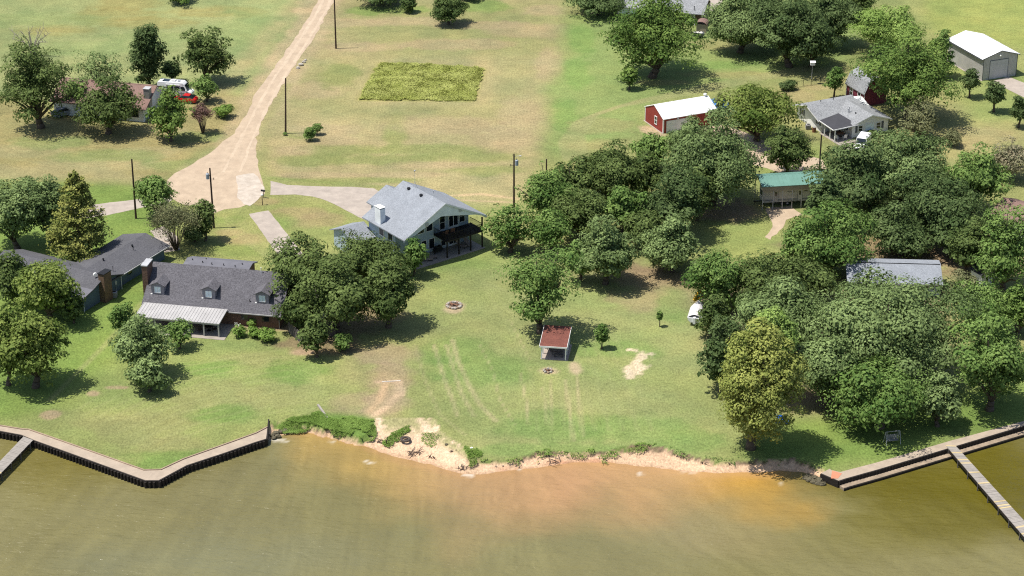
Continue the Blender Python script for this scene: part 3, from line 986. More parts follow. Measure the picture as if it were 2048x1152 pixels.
STYLE = dict(  # clump radius / crown radius, clump count factor, leaf size, leaf density, outline lumpiness
    oak=dict(cr=.21, nf=.85, leaf=.29, den=10.5, lump=.34, mat='oak', fill=.9),
    dark=dict(cr=.21, nf=.9, leaf=.29, den=11.0, lump=.30, mat='dark', fill=1.0),
    grey=dict(cr=.185, nf=1.0, leaf=.27, den=11.5, lump=.28, mat='grey', fill=1.0),
    pecan=dict(cr=.22, nf=.8, leaf=.31, den=10.0, lump=.36, mat='pecan', fill=.8),
    bright=dict(cr=.20, nf=.85, leaf=.29, den=9.5, lump=.36, mat='bright', fill=.7),
    loose=dict(cr=.19, nf=.66, leaf=.28, den=8.5, lump=.5, mat='bright', fill=.3),
    looseoak=dict(cr=.19, nf=.75, leaf=.28, den=9.0, lump=.46, mat='oak', fill=.45),
    sparse=dict(cr=.17, nf=.5, leaf=.26, den=6.0, lump=.6, mat='grey', fill=.04),
    brush=dict(cr=.19, nf=.7, leaf=.22, den=6.5, lump=.5, mat='brush', fill=.1),
    blossom=dict(cr=.19, nf=.85, leaf=.23, den=8.5, lump=.4, mat='blossom', fill=.4),
    cedar=dict(cr=.20, nf=1.3, leaf=.22, den=12.0, lump=.12, mat='cedar', fill=.8),
    cypress=dict(cr=.20, nf=1.0, leaf=.24, den=12.0, lump=.34, mat='cypress', fill=.8, taper=.62, lobes=1),
    willowy=dict(cr=.20, nf=1.0, leaf=.24, den=10.0, lump=.25, mat='willow', fill=.7, lobes=5),
    shrub=dict(cr=.32, nf=.8, leaf=.19, den=14.0, lump=.2, mat='bright', fill=.5),
)


def tree(name, px, py, w, h, style, label, cat='tree', clear=None, group=None, seed=None, leafmat=None, sz=1.0, base_z=0.0):
    st = STYLE[style]
    seed = int(px * 7 + py * 13) if seed is None else seed
    rs = np.random.RandomState(seed % 100000)
    rnd = random.Random(seed)
    mp = mpp(px, py)
    dep = PITCH + math.atan((py - IMH / 2) / FPX)
    r = w / 2 * mp * 1.20
    e = h / 2 * mp * 1.19
    b = math.sqrt(max(e * e - (r * math.sin(dep)) ** 2, (.42 * r) ** 2)) / math.cos(dep)
    b = min(b, 1.9 * r)
    cl = (-.06 * b) if clear is None else clear
    zc = b + cl
    base = gp(px, py, zc)
    root = empty(name, (base.x, base.y, base_z))
    tag(root, label, cat, group)
    # clumps
    cr = st['cr'] * r * 1.0 + .12
    area = 4 * math.pi * ((r * b) ** 1.6 * 2 + (r * r) ** 1.6) ** (1 / 1.6) / 3 ** (1 / 1.6)
    nc = int(max(9, st['nf'] * 1.12 * area / (cr * cr * 2.1)))
    D = lumpy_dir(rs, nc)
    low = (D[:, 2] < -.5) & (rs.rand(nc) < .35)
    D[low, 2] *= -rs.uniform(.1, 1, low.sum())
    D /= np.linalg.norm(D, axis=1, keepdims=True)
    bumps = lumpy_dir(rs, 7)
    amp = rs.uniform(-1, 1, 7) * st['lump']
    lump = 1 + (np.maximum(D @ bumps.T, 0) ** 3 * amp).sum(1)
    rad = np.clip(lump, .45, 1.15) * rs.uniform(.74, 1.0, nc)
    inner = rs.rand(nc) < .22
    rad[inner] *= rs.uniform(.4, .85, inner.sum())
    nl = st.get('lobes', 8 if r > 4.5 else 5) if r > 1.8 else 1
    if nl > 1:
        ld = lumpy_dir(rs, nl)
        ld[:, 2] = rs.uniform(-.75, .55, nl)
        ld[0] = (rs.uniform(-.25, .25), rs.uniform(-.25, .25), .95)
        ang_ = rs.rand() * 6.28 + np.arange(nl) * 6.283 / max(nl - 1, 1)
        hor = np.sqrt(np.clip(1 - ld[:, 2] ** 2, 0, 1))
        ld[1:, 0], ld[1:, 1] = (np.cos(ang_) * hor)[1:], (np.sin(ang_) * hor)[1:]
        lr = rs.uniform(.40, .62, nl)
        lo_ = ld * (1.0 - lr)[:, None] * rs.uniform(.80, 1.14, nl)[:, None]
        ltint = rs.normal(size=nl) * .13
        li = rs.choice(nl, nc, p=lr ** 2 / (lr ** 2).sum())
        cc = (lo_[li] + D * rad[:, None] * lr[li][:, None]) * np.array([r - cr * .55, r - cr * .55, b - cr * .5])
    else:
        cc = D * rad[:, None] * np.array([max(r - cr * .7, r * .5), max(r - cr * .7, r * .5), max(b - cr * .6, b * .5)])
    cc[:, 2] += zc
    crs = cr * rs.uniform(.55, 1.4, nc)
    spur = rs.rand(nc) < .13
    cc[spur, :2] *= 1.16
    cc[spur, 2] = zc + (cc[spur, 2] - zc) * 1.12
    crs[spur] *= .6
    taper = st.get('taper', 0)
    if taper:
        zr_ = np.clip((cc[:, 2] - zc) / b, -1, 1)
        cc[:, :2] *= (1.0 - taper * np.maximum(zr_, 0) ** 1.2)[:, None]
    ctint = rs.uniform(.15, .85, nc) * .6 + .2 + (rs.rand() - .5) * .16
    if nl > 1:
        ctint = ctint + ltint[li]
    # leaves
    leaf = st['leaf'] * sz * .88
    cnt = np.maximum((st['den'] * 4 * math.pi * crs ** 2 * .62 * (.3 / leaf) ** 2 * .40).astype(int), 14)
    tot = int(cnt.sum())
    ci = np.repeat(np.arange(nc), cnt)
    d_ = lumpy_dir(rs, tot)
    flip = (d_[:, 2] < -.1) & (rs.rand(tot) < .75)
    d_[flip, 2] *= -1
    q = rs.uniform(.45, 1.08, tot) ** .6
    P = cc[ci] + d_ * (crs[ci] * q)[:, None] * np.array([1, 1, .74])
    outw = P - np.array([0, 0, zc - b * .25])
    outw /= np.linalg.norm(outw, axis=1, keepdims=True)
    Nn = d_ * .95 + outw * .40 + np.array([0, 0, .30]) + rs.normal(size=(tot, 3)) * .30
    tint = ctint[ci] + rs.normal(size=tot) * .17
    lsz = (leaf * rs.uniform(.72, 1.38, nc))[ci]
    nf = int(tot * st['fill'] * .35)
    if nf:
        fd = lumpy_dir(rs, nf) * (rs.rand(nf, 1) ** .4) * .62 * np.array([r, r, b])
        fd[:, 2] += zc
        P = np.vstack([P, fd])
        Nn = np.vstack([Nn, rs.normal(size=(nf, 3)) + np.array([0, 0, .8])])
        tint = np.concatenate([tint, np.full(nf, .3) + rs.rand(nf) * .2])
        lsz = np.concatenate([lsz, np.full(nf, leaf)])
    keep = P[:, 2] > .05
    leaf_object('crown', P[keep], Nn[keep], lsz[keep], tint[keep], LEAF[leafmat or st['mat']], root)
    # trunk and limbs
    mb = MB()
    tr = max(.07, .055 * r + .02 * b)
    fork = Vector((rnd.uniform(-.1, .1) * r, rnd.uniform(-.1, .1) * r, max(cl + b * .25, .3)))
    mb.path([(0, 0, -.2), (fork.x * .4, fork.y * .4, fork.z * .5), fork], [tr * 1.35, tr, tr * .85], 8)
    order = sorted(range(nc), key=lambda i: rnd.random())[:int(6 + r)]
    for i in order:
        t_ = Vector(cc[i])
        mid = fork.lerp(t_, .5) + Vector((0, 0, .08 * r))
        mb.path([fork, mid, t_], [tr * .5, tr * .3, tr * .1], 5)
    mb.build('trunk', 'bark', root, smooth=True)
    return root


def conifer(name, px, py, top_py, w, label, leafmat='cypress', cat='tree', group=None):
    """bald cypress: (px,py) foot, whorls of drooping sprays tapering to the tip"""
    base = gp(px, py)
    lo, hi = 1.0, 40.0
    for _ in range(50):
        m_ = (lo + hi) / 2
        z = m_ - HCAM
        dpt, up = base.y * CP - z * SP, base.y * SP + z * CP
        if 576 - FPX * up / dpt > top_py:
            lo = m_
        else:
            hi = m_
    H = lo
    r = w / 2 * mpp(px, py)
    rs = np.random.RandomState(int(px))
    rnd = random.Random(int(px))
    root = empty(name, base)
    tag(root, label, cat, group)
    P, Nn, T = [], [], []
    mb = MB()
    mb.path([(0, 0, -.2), (0, 0, H * .5), (0, 0, H * .97)], [.3, .18, .03], 8)
    nb = 75
    for i in range(nb):
        f = (i + .5) / nb
        z = H * (.10 + .88 * f)
        L = r * (1 - f) ** .62 * rnd.uniform(.68, 1.12) + .25
        a = i * 2.4 + rnd.uniform(-.5, .5)
        dv = Vector((math.cos(a), math.sin(a), .18 - .1 * (1 - f)))
        tip = Vector((0, 0, z)) + dv * L
        mb.path([(0, 0, z), tip], [.06, .015], 4)
        k = int(60 + 190 * L / r)
        u = rs.rand(k) ** .55
        side = rs.normal(size=k) * (.10 + .22 * u) * L * .75
        px_ = np.array([dv.x, dv.y, dv.z])
        sd = np.array([-dv.y, dv.x, 0])
        pp = np.array([0, 0, z]) + px_ * (u * L)[:, None] + sd * side[:, None]
        pp[:, 2] += rs.normal(size=k) * .20 - .22 * (np.abs(side) / L) * L + .10
        P.append(pp)
        nn = np.tile(np.array([dv.x * .35, dv.y * .35, 1.0]), (k, 1)) + rs.normal(size=(k, 3)) * .45
        Nn.append(nn)
        T.append(np.full(k, rnd.uniform(.25, .8)) + rs.normal(size=k) * .18)
    leaf_object('crown', np.vstack(P), np.vstack(Nn), .24, np.concatenate(T), LEAF[leafmat], root)
    mb.build('trunk', 'bark', root, smooth=True)
    return root


def stems(name, px, py, w, top_py, label, cat='shrub', dense=1.0, leafm='crape', nstem=16, seed=5):
    """vase of many thin stems with thin reddish foliage at the ends; (px,py) foot"""
    base = gp(px, py)
    r = w / 2 * mpp(px, py)
    H = max((py - top_py) * mpp(px, py) / math.cos(PITCH) - r * .45, r * 1.1)
    rnd = random.Random(seed)
    rs = np.random.RandomState(seed)
    root = empty(name, base)
    tag(root, label, cat)
    mb = MB()
    P = []
    for i in range(nstem):
        a = i * 2.4 + rnd.uniform(-.4, .4)
        sp = (i / nstem) ** .5
        top = Vector((math.cos(a) * r * sp, math.sin(a) * r * sp, H * (1 - .32 * sp * sp) * rnd.uniform(.86, 1.0)))
        b0 = Vector((math.cos(a) * .16, math.sin(a) * .16, -.1))
        mid = Vector((top.x * .42, top.y * .42, H * .5))
        mb.path([b0, mid, top], [.055, .04, .012], 5)
        for j in range(7):
            t_ = rnd.uniform(.35, .9)
            s0 = mid.lerp(top, t_)
            e_ = s0 + Vector((rnd.uniform(-1, 1), rnd.uniform(-1, 1), rnd.uniform(.3, 1.2))) * r * .26
            mb.path([s0, e_], [.022, .008], 4)
            k = int(14 * dense)
            P.append(np.array(e_) + rs.normal(size=(k, 3)) * r * .10)
            P.append(np.array(s0) + rs.normal(size=(k // 2, 3)) * r * .10)
    P = np.vstack(P)
    leaf_object('crown', P, rs.normal(size=P.shape) + np.array([0, 0, .9]), .15, rs.rand(len(P)), LEAF[leafm], root)
    mb.build('stem', 'twig', root, smooth=True)
    return root


# ------------------------------------------------------------------ the trees: survey centre, crown width and height, habit, which one it is
GT = 'trees of the lakeside lots'
TREES = [
    ('oak_tree', 74, 166, 142, 156, 'looseoak', 'broad dark oak leftmost beside the brown-roofed house, white dead branches behind it'),
    ('ash_tree', 192, 155, 118, 98, 'sparse', 'thin grey-green tree with bare upper limbs behind the brown roof'),
    ('ash_tree', 152, 190, 70, 62, 'loose', 'pale green low tree between the broad dark oak and the brown-roofed house'),
    ('pecan_tree', 212, 212, 128, 104, 'looseoak', 'leafy tree hiding the left end of the brown-roofed house'),
    ('oak_tree', 293, 108, 70, 120, 'dark', 'tall narrow dark tree behind the white camper van'),
    ('oak_tree', 342, 140, 44, 46, 'dark', 'small dark tree tucked right of the tall narrow one by the camper van'),
    ('pecan_tree', 412, 108, 106, 104, 'looseoak', 'open-crowned dark tree standing beside the gravel road bend, behind the red car'),
    ('pecan_tree', 411, 177, 52, 50, 'loose', 'small round tree shading the nose of the red car'),
    ('pecan_tree', 338, 228, 80, 96, 'pecan', 'bright green tree at the right end wall of the brown-roofed house'),
    ('live_oak', 28, 425, 120, 130, 'grey', 'dark grey-green live oak at the left edge behind the blue house'),
    ('live_oak', 100, 420, 96, 124, 'grey', 'dark grey-green live oak touching the yellowish cypress behind the blue house'),
    ('ash_tree', 308, 392, 86, 84, 'bright', 'bright rounded tree at the foot of the plain pole left of the gravel turnaround'),
    ('holly_tree', 408, 440, 52, 76, 'oak', 'small dark bushy tree at the foot of the transformer pole by the turnaround'),
    ('pecan_tree', 96, 570, 128, 132, 'pecan', 'yellow-green pecan in front of the chimney wall of the blue house'),
    ('pecan_tree', 62, 684, 132, 164, 'pecan', 'large yellow-green pecan on the left lawn with its trunk near the seawall'),
    ('oak_tree', 22, 560, 86, 100, 'oak', 'dark oak at the left edge in front of the blue house'),
    ('oak_tree', 8, 690, 80, 140, 'bright', 'leafy tree cut by the left edge above the wooden pier'),
    ('holly_tree', 146, 616, 46, 56, 'oak', 'small dark tree against the near corner of the blue house'),
    ('elm_tree', 282, 692, 112, 116, 'grey', 'grey-green leaning elm on the lawn below the metal patio roof'),
    ('elm_tree', 248, 640, 58, 66, 'loose', 'upright young elm at the left end of the metal patio roof'),
    ('elm_tree', 356, 668, 60, 58, 'loose', 'small light elm in front of the metal patio roof posts'),
    ('elm_tree', 296, 752, 78, 66, 'grey', 'low bushy elm nearest the water below the metal patio roof'),
    ('live_oak', 596, 545, 140, 142, 'looseoak', 'dark oak overhanging the right end of the brick house roof'),
    ('live_oak', 738, 520, 146, 104, 'oak', 'dark oak hiding the left wing of the big grey-roofed house'),
    ('live_oak', 672, 585, 150, 150, 'oak', 'large dark oak in the middle of the grove right of the brick house'),
    ('live_oak', 775, 582, 120, 136, 'oak', 'dark oak at the right of the grove, its shade reaching the fire ring'),
    ('live_oak', 598, 622, 92, 86, 'oak', 'dark oak at the right corner of the brick house by the board fence'),
    ('pecan_tree', 826, 512, 58, 74, 'bright', 'bright tree at the patio corner of the big grey-roofed house'),
    ('holly_tree', 632, 672, 58, 78, 'oak', 'bushy small tree at the lawn edge beside the grey board fence'),
    ('pecan_tree', 1082, 575, 146, 168, 'loose', 'open bright pecan standing behind the red-roofed picnic shelter'),
    ('elm_tree', 1020, 452, 100, 100, 'loose', 'light airy elm right of the dark deck at the meadow edge'),
    ('elm_tree', 1098, 388, 112, 116, 'bright', 'green elm right of the transformer pole at the meadow edge'),
    ('oak_tree', 1216, 345, 142, 116, 'oak', 'dark oak topping the grove at the meadow edge left of the red barn'),
    ('elm_tree', 1303, 304, 86, 76, 'bright', 'light green elm just in front of the red barn gable'),
    ('oak_tree', 1424, 318, 184, 170, 'grey', 'largest oak of the grove, covering the barn door'),
    ('oak_tree', 1350, 398, 134, 136, 'dark', 'dark oak below the red barn in the middle of the grove'),
    ('elm_tree', 1248, 414, 100, 96, 'bright', 'mid green elm in the middle of the grove left of the dark oak'),
    ('elm_tree', 1162, 425, 112, 104, 'oak', 'dark elm in the left half of the grove behind the grey-stemmed one'),
    ('elm_tree', 1100, 462, 96, 84, 'bright', 'bright elm low in the left of the grove beside the airy one'),
    ('cedar_elm', 1212, 500, 118, 128, 'grey', 'grey-green tree with pale stems and a round shadow at the lawn edge'),
    ('cedar_elm', 1344, 490, 116, 104, 'grey', 'round pale-edged tree at the front right of the grove'),
    ('pecan_tree', 1306, 72, 166, 150, 'pecan', 'great round pecan in front of the grey-roofed farmhouse'),
    ('pecan_tree', 1258, 155, 40, 44, 'pecan', 'small bush-like pecan at the left foot of the great round one'),
    ('oak_tree', 1192, 2, 110, 48, 'dark', 'dark oak at the top edge left of the grey-roofed farmhouse'),
    ('oak_tree', 1482, 50, 136, 104, 'grey', 'grey-green oak right of the farmhouse, leftmost of the shady clump'),
    ('oak_tree', 1582, 60, 140, 132, 'dark', 'dark oak in the middle of the shady clump at the top'),
    ('oak_tree', 1662, 34, 110, 104, 'dark', 'dark oak at the right of the shady clump, beside the willow'),
    ('pecan_tree', 1822, 150, 182, 160, 'pecan', 'big spreading pecan over the burgundy shed'),
    ('elm_tree', 1882, 106, 58, 84, 'loose', 'slender upright tree against the grey metal shed'),
    ('elm_tree', 1838, 240, 84, 78, 'brush', 'scraggy brown-olive tree right of the white house gable'),
    ('pecan_tree', 1516, 220, 142, 116, 'pecan', 'yellow-green pecan between the red barn and the white house'),
    ('oak_tree', 1576, 304, 96, 92, 'oak', 'dark round oak left of the pole below the white house'),
    ('maple_tree', 1670, 160, 40, 52, 'bright', 'young tree with a visible stem left of the burgundy shed'),
    ('live_oak', 1712, 362, 160, 136, 'dark', 'dark live oak right of the green carport roof'),
    ('live_oak', 1806, 338, 190, 142, 'grey', 'dull green live oak below the white covered truck'),
    ('live_oak', 1874, 412, 170, 138, 'dark', 'dark live oak at the back right above the grey shed roof'),
    ('elm_tree', 1950, 360, 124, 124, 'bright', 'mid green elm left of the brown roof at the right edge'),
    ('crape_myrtle', 2018, 318, 84, 76, 'blossom', 'pinkish blossoming tree at the right edge above the brown roof'),
    ('pecan_tree', 1660, 480, 176, 136, 'bright', 'bright spreading tree beside the trailer pad'),
    ('oak_tree', 1800, 462, 136, 100, 'dark', 'dark small oak right behind the grey shed roof'),
    ('elm_tree', 2014, 500, 116, 142, 'bright', 'soft green elm at the right edge below the brown roof'),
    ('elm_tree', 1940, 494, 104, 104, 'oak', 'dark elm right of the grey shed roof'),
    ('mulberry_tree', 1436, 560, 132, 112, 'bright', 'spreading tree overhanging the white covered boat'),
    ('mulberry_tree', 1530, 555, 150, 118, 'oak', 'dark spreading tree right of the one above the covered boat'),
    ('mulberry_tree', 1430, 632, 78, 78, 'oak', 'low dark tree right beside the white covered boat'),
    ('live_oak', 1560, 640, 200, 150, 'grey', 'grey-green live oak behind the golden cypress'),
    ('live_oak', 1776, 668, 306, 206, 'grey', 'huge rounded live oak in front of the grey shed roof'),
    ('live_oak', 1650, 740, 130, 140, 'grey', 'grey-green live oak between the golden cypress and the bright shore tree'),
    ('elm_tree', 1764, 790, 214, 150, 'bright', 'bright elm on the shore with the swing bench at its trunk'),
    ('elm_tree', 1988, 728, 162, 172, 'bright', 'leafy elm with a thick pale trunk near the right seawall'),
    ('elm_tree', 1964, 610, 140, 100, 'bright', 'light elm right of the huge live oak'),
    ('elm_tree', 2040, 616, 80, 96, 'pecan', 'yellow-green elm cut by the right edge behind the thick-trunked one'),
    ('oak_tree', 1444, 705, 84, 138, 'dark', 'dark oak left of the golden cypress at the lawn edge'),
    ('elm_tree', 1880, 800, 90, 100, 'grey', 'grey-green elm between the bright shore elm and the thick-trunked one'),
    ('fruit_tree', 1942, 160, 36, 46, 'dark', 'small fruit tree close to the grey metal shed corner'),
    ('fruit_tree', 1991, 188, 44, 48, 'dark', 'small fruit tree beside the concrete drive of the metal shed'),
    ('fruit_tree', 2040, 218, 44, 50, 'dark', 'small fruit tree at the right edge below the metal shed drive'),
    ('fig_tree', 1204, 668, 27, 36, 'bright', 'small lone lawn tree right of the picnic shelter'),
    ('sapling', 1320, 633, 11, 22, 'loose', 'thin sapling alone on the lawn left of the covered boat'),
    ('cedar_tree', 897, 20, 66, 54, 'cedar', 'dense dark cedar at the top of the mown meadow'),
    ('cedar_tree', 818, 8, 28, 30, 'cedar', 'small dark cedar left of the dense one at the top edge'),
    ('oak_tree', 1652, 415, 74, 116, 'dark', 'dark oak touching the right end of the green carport roof'),
    ('oak_tree', 1620, 560, 130, 90, 'oak', 'dark oak left of the grey shed roof, shading its end'),
    ('elm_tree', 1924, 566, 64, 60, 'brush', 'olive brush at the right end of the grey shed roof'),
    ('elm_tree', 1374, 280, 84, 58, 'grey', 'grey-green low elm against the long side of the red barn'),
    ('elm_tree', 1596, 500, 84, 84, 'bright', 'bright leafy elm overhanging the sandy trailer drive'),
    ('oak_tree', 1908, 470, 94, 86, 'dark', 'dark oak above the right end of the grey shed roof'),
    ('oak_tree', 1534, 36, 104, 96, 'dark', 'dark oak in the left half of the shady clump at the top'),
    ('oak_tree', 1626, 80, 98, 96, 'dark', 'dark oak lowest in the shady clump at the top'),
    ('oak_tree', 1292, 458, 88, 78, 'oak', 'dark oak in the hollow of the grove behind the round pale-edged tree'),
    ('oak_tree', 1396, 392, 70, 90, 'oak', 'dark oak at the right flank of the grove beside the clearing'),
    ('oak_tree', 1140, 372, 84, 84, 'oak', 'dark oak at the top left of the grove by the short pole tip'),
    ('oak_tree', 1716, 6, 76, 60, 'oak', 'oak at the top edge just left of the willow'),
    ('elm_tree', 1290, 350, 90, 90, 'oak', 'dark elm below the red barn gable in the grove'),
    ('elm_tree', 1160, 520, 70, 80, 'loose', 'light elm low in the grove behind the open bright pecan'),
    ('oak_tree', 765, -17, 100, 26, 'dark', 'dark trees' + "' edge crown at the top left of the meadow"),
    ('oak_tree', 938, -15, 54, 28, 'grey', 'grey-green crown at the top edge right of the dense cedar'),
    ('oak_tree', 358, -8, 60, 30, 'pecan', 'leafy bush-like tree at the top edge over the left field'),
]
for t in TREES:
    nm, px, py, w, h, sty, lab = t
    kw = {}
    if nm in ('fruit_tree', 'fig_tree', 'sapling', 'maple_tree'):
        kw = dict(sz=.75, clear=.7)
    tree(nm, px, py, w, h, sty, lab, 'tree', leafmat='lime' if ('yellow-green pecan' in lab or 'above the wooden pier' in lab) else None, group=GT if nm not in ('sapling',) else None, **kw)

conifer('cypress_tree', 163, 524, 344, 134, 'tall yellow-green cypress with drooping tiers behind the blue house', 'tiered')
tree('cypress_tree', 1508, 764, 166, 222, 'cypress', 'golden-green cypress at the water edge right of the lawn', 'tree', clear=.1)
tree('cypress_tree', 1552, 668, 92, 96, 'cypress', 'yellow-green top of a second cypress just behind the golden one', 'tree', leafmat='willow', clear=6.0)
tree('willow_tree', 1776, 62, 132, 98, 'willowy', 'light green fine-leaved willow behind the big spreading pecan', 'tree')
stems('crape_myrtle', 406, 266, 48, 202, 'brown-purple bare-looking myrtle at the gravel road bend', seed=3, dense=1.2)
stems('crape_myrtle', 352, 500, 112, 394, 'large brown twiggy myrtle behind the blue house corner', seed=8, dense=1.5, leafm='brush', nstem=30)
SH = [
    (448, 222, 34, 24, 'weed', 'round fountain-grass clump at the gravel road bend'),
    (620, 268, 26, 24, 'bright', 'larger of two round bushes by the plain pole in the meadow'),
    (634, 258, 20, 20, 'bright', 'smaller bush touching the round one by the meadow pole'),
    (571, 267, 9, 6, 'bright', 'tiny weeds at the foot of the meadow pole'),
    (478, 663, 26, 22, 'weed', 'pale flowering bush in the bed nearest the metal patio roof'),
    (508, 664, 26, 20, 'weed', 'pale bush in the middle of the brick house bed'),
    (536, 669, 34, 26, 'weed', 'widest pale bush of the brick house bed'),
    (504, 645, 18, 16, 'weed', 'little yellow-green shrub against the brick wall'),
    (683, 684, 36, 34, 'bright', 'rounded green shrub right of the bushy small tree by the fence'),
    (1580, 169, 26, 20, 'dark', 'dark hedge bush at the left end of the wire fence'),
    (1567, 172, 20, 16, 'dark', 'smaller dark hedge bush left of the wire fence'),
    (1440, 203, 18, 34, 'brush', 'thin grey bush growing through the blue tarp'),
    (1745, 268, 22, 8, 'oak', 'low dark shrubs under the picture window of the white house'),
    (1905, 275, 34, 30, 'brush', 'olive brush right of the scraggy tree'),
    (388, 468, 60, 34, 'dark', 'dark low shrub under the large twiggy myrtle'),
]
for px, py, w, h, lm, lab in SH:
    tree('shrub', px, py, w, h, 'shrub', lab, 'shrub', clear=.02, group='garden shrubs', leafmat=lm, sz=1.0 if w > 12 else .6)


def dead_snag():
    b = gp(66, 112)
    root = empty('dead_tree', b)
    tag(root, 'bleached dead tree with bare branches above the broad dark oak', 'dead tree')
    rnd = random.Random(4)
    mb = MB()
    for i in range(9):
        a = R(20 + i * 17) + rnd.uniform(-.1, .1)
        L = rnd.uniform(4.0, 7.0)
        t1 = Vector((math.cos(a) * 1.6, rnd.uniform(-.8, .8), 2.8))
        t2 = Vector((math.cos(a) * L * .8, rnd.uniform(-2, 2), 2.4 + math.sin(a) * L * .62))
        mb.path([(0, 0, -.2), t1, t2], [.16, .10, .03], 5)
        for k in range(3):
            s0 = t1.lerp(t2, rnd.uniform(.3, .9))
            mb.path([s0, s0 + Vector((rnd.uniform(-.9, .9), rnd.uniform(-.6, .6), rnd.uniform(.5, 1.5)))], [.05, .018], 4)
    mb.build('trunk', 'deadwood', root)


dead_snag()


# ---- rank growth nobody could count
def tuft_sheet(name, px_poly, n, hgt, leafm, label, size, zfun=None, seed=9, lean=.5, thin=0.0, asp=.35):
    poly = [tuple(gp(*p)[:2]) for p in px_poly]
    rs = np.random.RandomState(seed)
    xs = [p[0] for p in poly]
    ys = [p[1] for p in poly]
    x = rs.uniform(min(xs), max(xs), n * 3)
    y = rs.uniform(min(ys), max(ys), n * 3)
    k = in_poly(x + (fbm(x, y, 1.1, seed + 1, 2) - .5) * 1.1, y + (fbm(x, y, 1.1, seed + 2, 2) - .5) * 1.8, poly) & (fbm(x, y, 1.8, seed + 4, 3) > thin)
    x, y = x[k][:n], y[k][:n]
    lum = fbm(x, y, 2.2, seed, 3)
    z = rs.rand(len(x)) ** .45 * hgt * (.6 + .7 * lum)
    if zfun is not None:
        z = z + zfun(x, y)
    P = np.stack([x, y, z], 1)
    cl = np.stack([(fbm(x, y, 1.5, seed + 3, 2) - .5) * .9, (fbm(x, y, 1.5, seed + 5, 2) - .5) * .9, np.full(len(x), 1.0)], 1)
    Nn = cl + rs.normal(size=P.shape) * .32
    al = rs.normal(size=P.shape)
    tint = np.clip((fbm(x, y, 3, seed + 7, 3) - .5) * .9 + .5 + rs.normal(size=len(x)) * .16, 0, 1)
    o = leaf_object(name, P, Nn, size, tint, LEAF[leafm], None, aspect=asp, along=al)
    o['kind'] = 'stuff'
    tag(o, label, 'grass')
    return o


tuft_sheet('tall_grass', [(758, 126), (860, 129), (970, 137), (958, 172), (948, 203), (850, 201), (716, 201), (738, 160)], 42000, .24, 'hay', 'uncut square of tall yellow-green grass in the mown meadow', .20)


def bank_z(x, y):
    yg, yw = np.interp(x, GX, GY), np.interp(x, WX, WY)
    t = np.clip((yg - y) / np.maximum(yg - yw, .5), 0, 1)
    return -.15 * (t > 0) - .6 * t


tuft_sheet('weeds', [(556, 846), (590, 838), (640, 825), (664, 838), (700, 838), (745, 845), (756, 858), (750, 872), (722, 876), (690, 868), (650, 860), (620, 850), (590, 858), (560, 860)], 17000, .26, 'weed',
           'rank green weeds along the bank right of the left seawall', .17, bank_z, 12, thin=.27, asp=.17)
tuft_sheet('weeds', [(764, 884), (775, 868), (800, 852), (822, 850), (812, 864), (790, 876), (776, 888)], 1300, .25, 'weed', 'patch of green weeds on the sand left of the tyre', .22, bank_z, 13, asp=.2)
tuft_sheet('weeds', [(842, 868), (860, 862), (888, 872), (872, 880), (862, 888), (848, 882)], 420, .2, 'weed', 'thin weeds on the sand right of the tyre', .2, bank_z, 14, asp=.2)
tuft_sheet('weeds', [(928, 892), (945, 898), (965, 908), (950, 926), (938, 930)], 800, .2, 'weed', 'green weeds at the right end of the sandy landing', .22, bank_z, 15, asp=.2)
tuft_sheet('weeds', [(960, 914), (1024, 918), (1075, 900), (1130, 903), (1190, 903), (1225, 896), (1262, 889), (1300, 886), (1330, 892), (1330, 899), (1260, 899), (1225, 908), (1210, 918), (1198, 908), (1130, 911), (1075, 911), (1030, 926), (960, 924)], 3600, .15, 'weed',
           'fringe of grass hanging over the beach bank', .15, bank_z, 16, thin=.42)
tuft_sheet('weeds', [(1330, 891), (1400, 914), (1450, 918), (1540, 914), (1590, 912), (1640, 936), (1640, 942), (1590, 922), (1500, 926), (1400, 922), (1330, 900)], 1300, .22, 'bright',
           'darker grass fringe on the bank below the golden cypress', .18, bank_z, 17, thin=.48)


# ------------------------------------------------------------------ shore walls and piers
def band(mb, inner, outer, zt, zb):
    """closed strip between two polylines"""
    n = len(inner)
    for i in range(n - 1):
        a, b, c, d_ = inner[i], inner[i + 1], outer[i + 1], outer[i]
        mb.add([(*a, zt), (*b, zt), (*c, zt), (*d_, zt), (*a, zb), (*b, zb), (*c, zb), (*d_, zb)],
               [(0, 1, 2, 3), (7, 6, 5, 4), (0, 4, 5, 1), (2, 6, 7, 3)] + ([(0, 3, 7, 4)] if i == 0 else []) + ([(1, 5, 6, 2)] if i == n - 2 else []))


def p2(l, z=0.0):
    return [tuple(gp(x, y, z)[:2]) for x, y in l]


def offset(l, d_):
    out = []
    for i in range(len(l)):
        a, b = Vector(l[max(i - 1, 0)]), Vector(l[min(i + 1, len(l) - 1)])
        t = (b - a).normalized()
        out.append(tuple(Vector(l[i]) + Vector((-t.y, t.x)) * d_))
    return out


def resample(l, st):
    out = []
    for a, b in zip(l[:-1], l[1:]):
        a, b = Vector(a), Vector(b)
        n = max(1, round((b - a).length / st))
        out += [(tuple(a.lerp(b, i / n)), (b - a).normalized()) for i in range(n)]
    return out


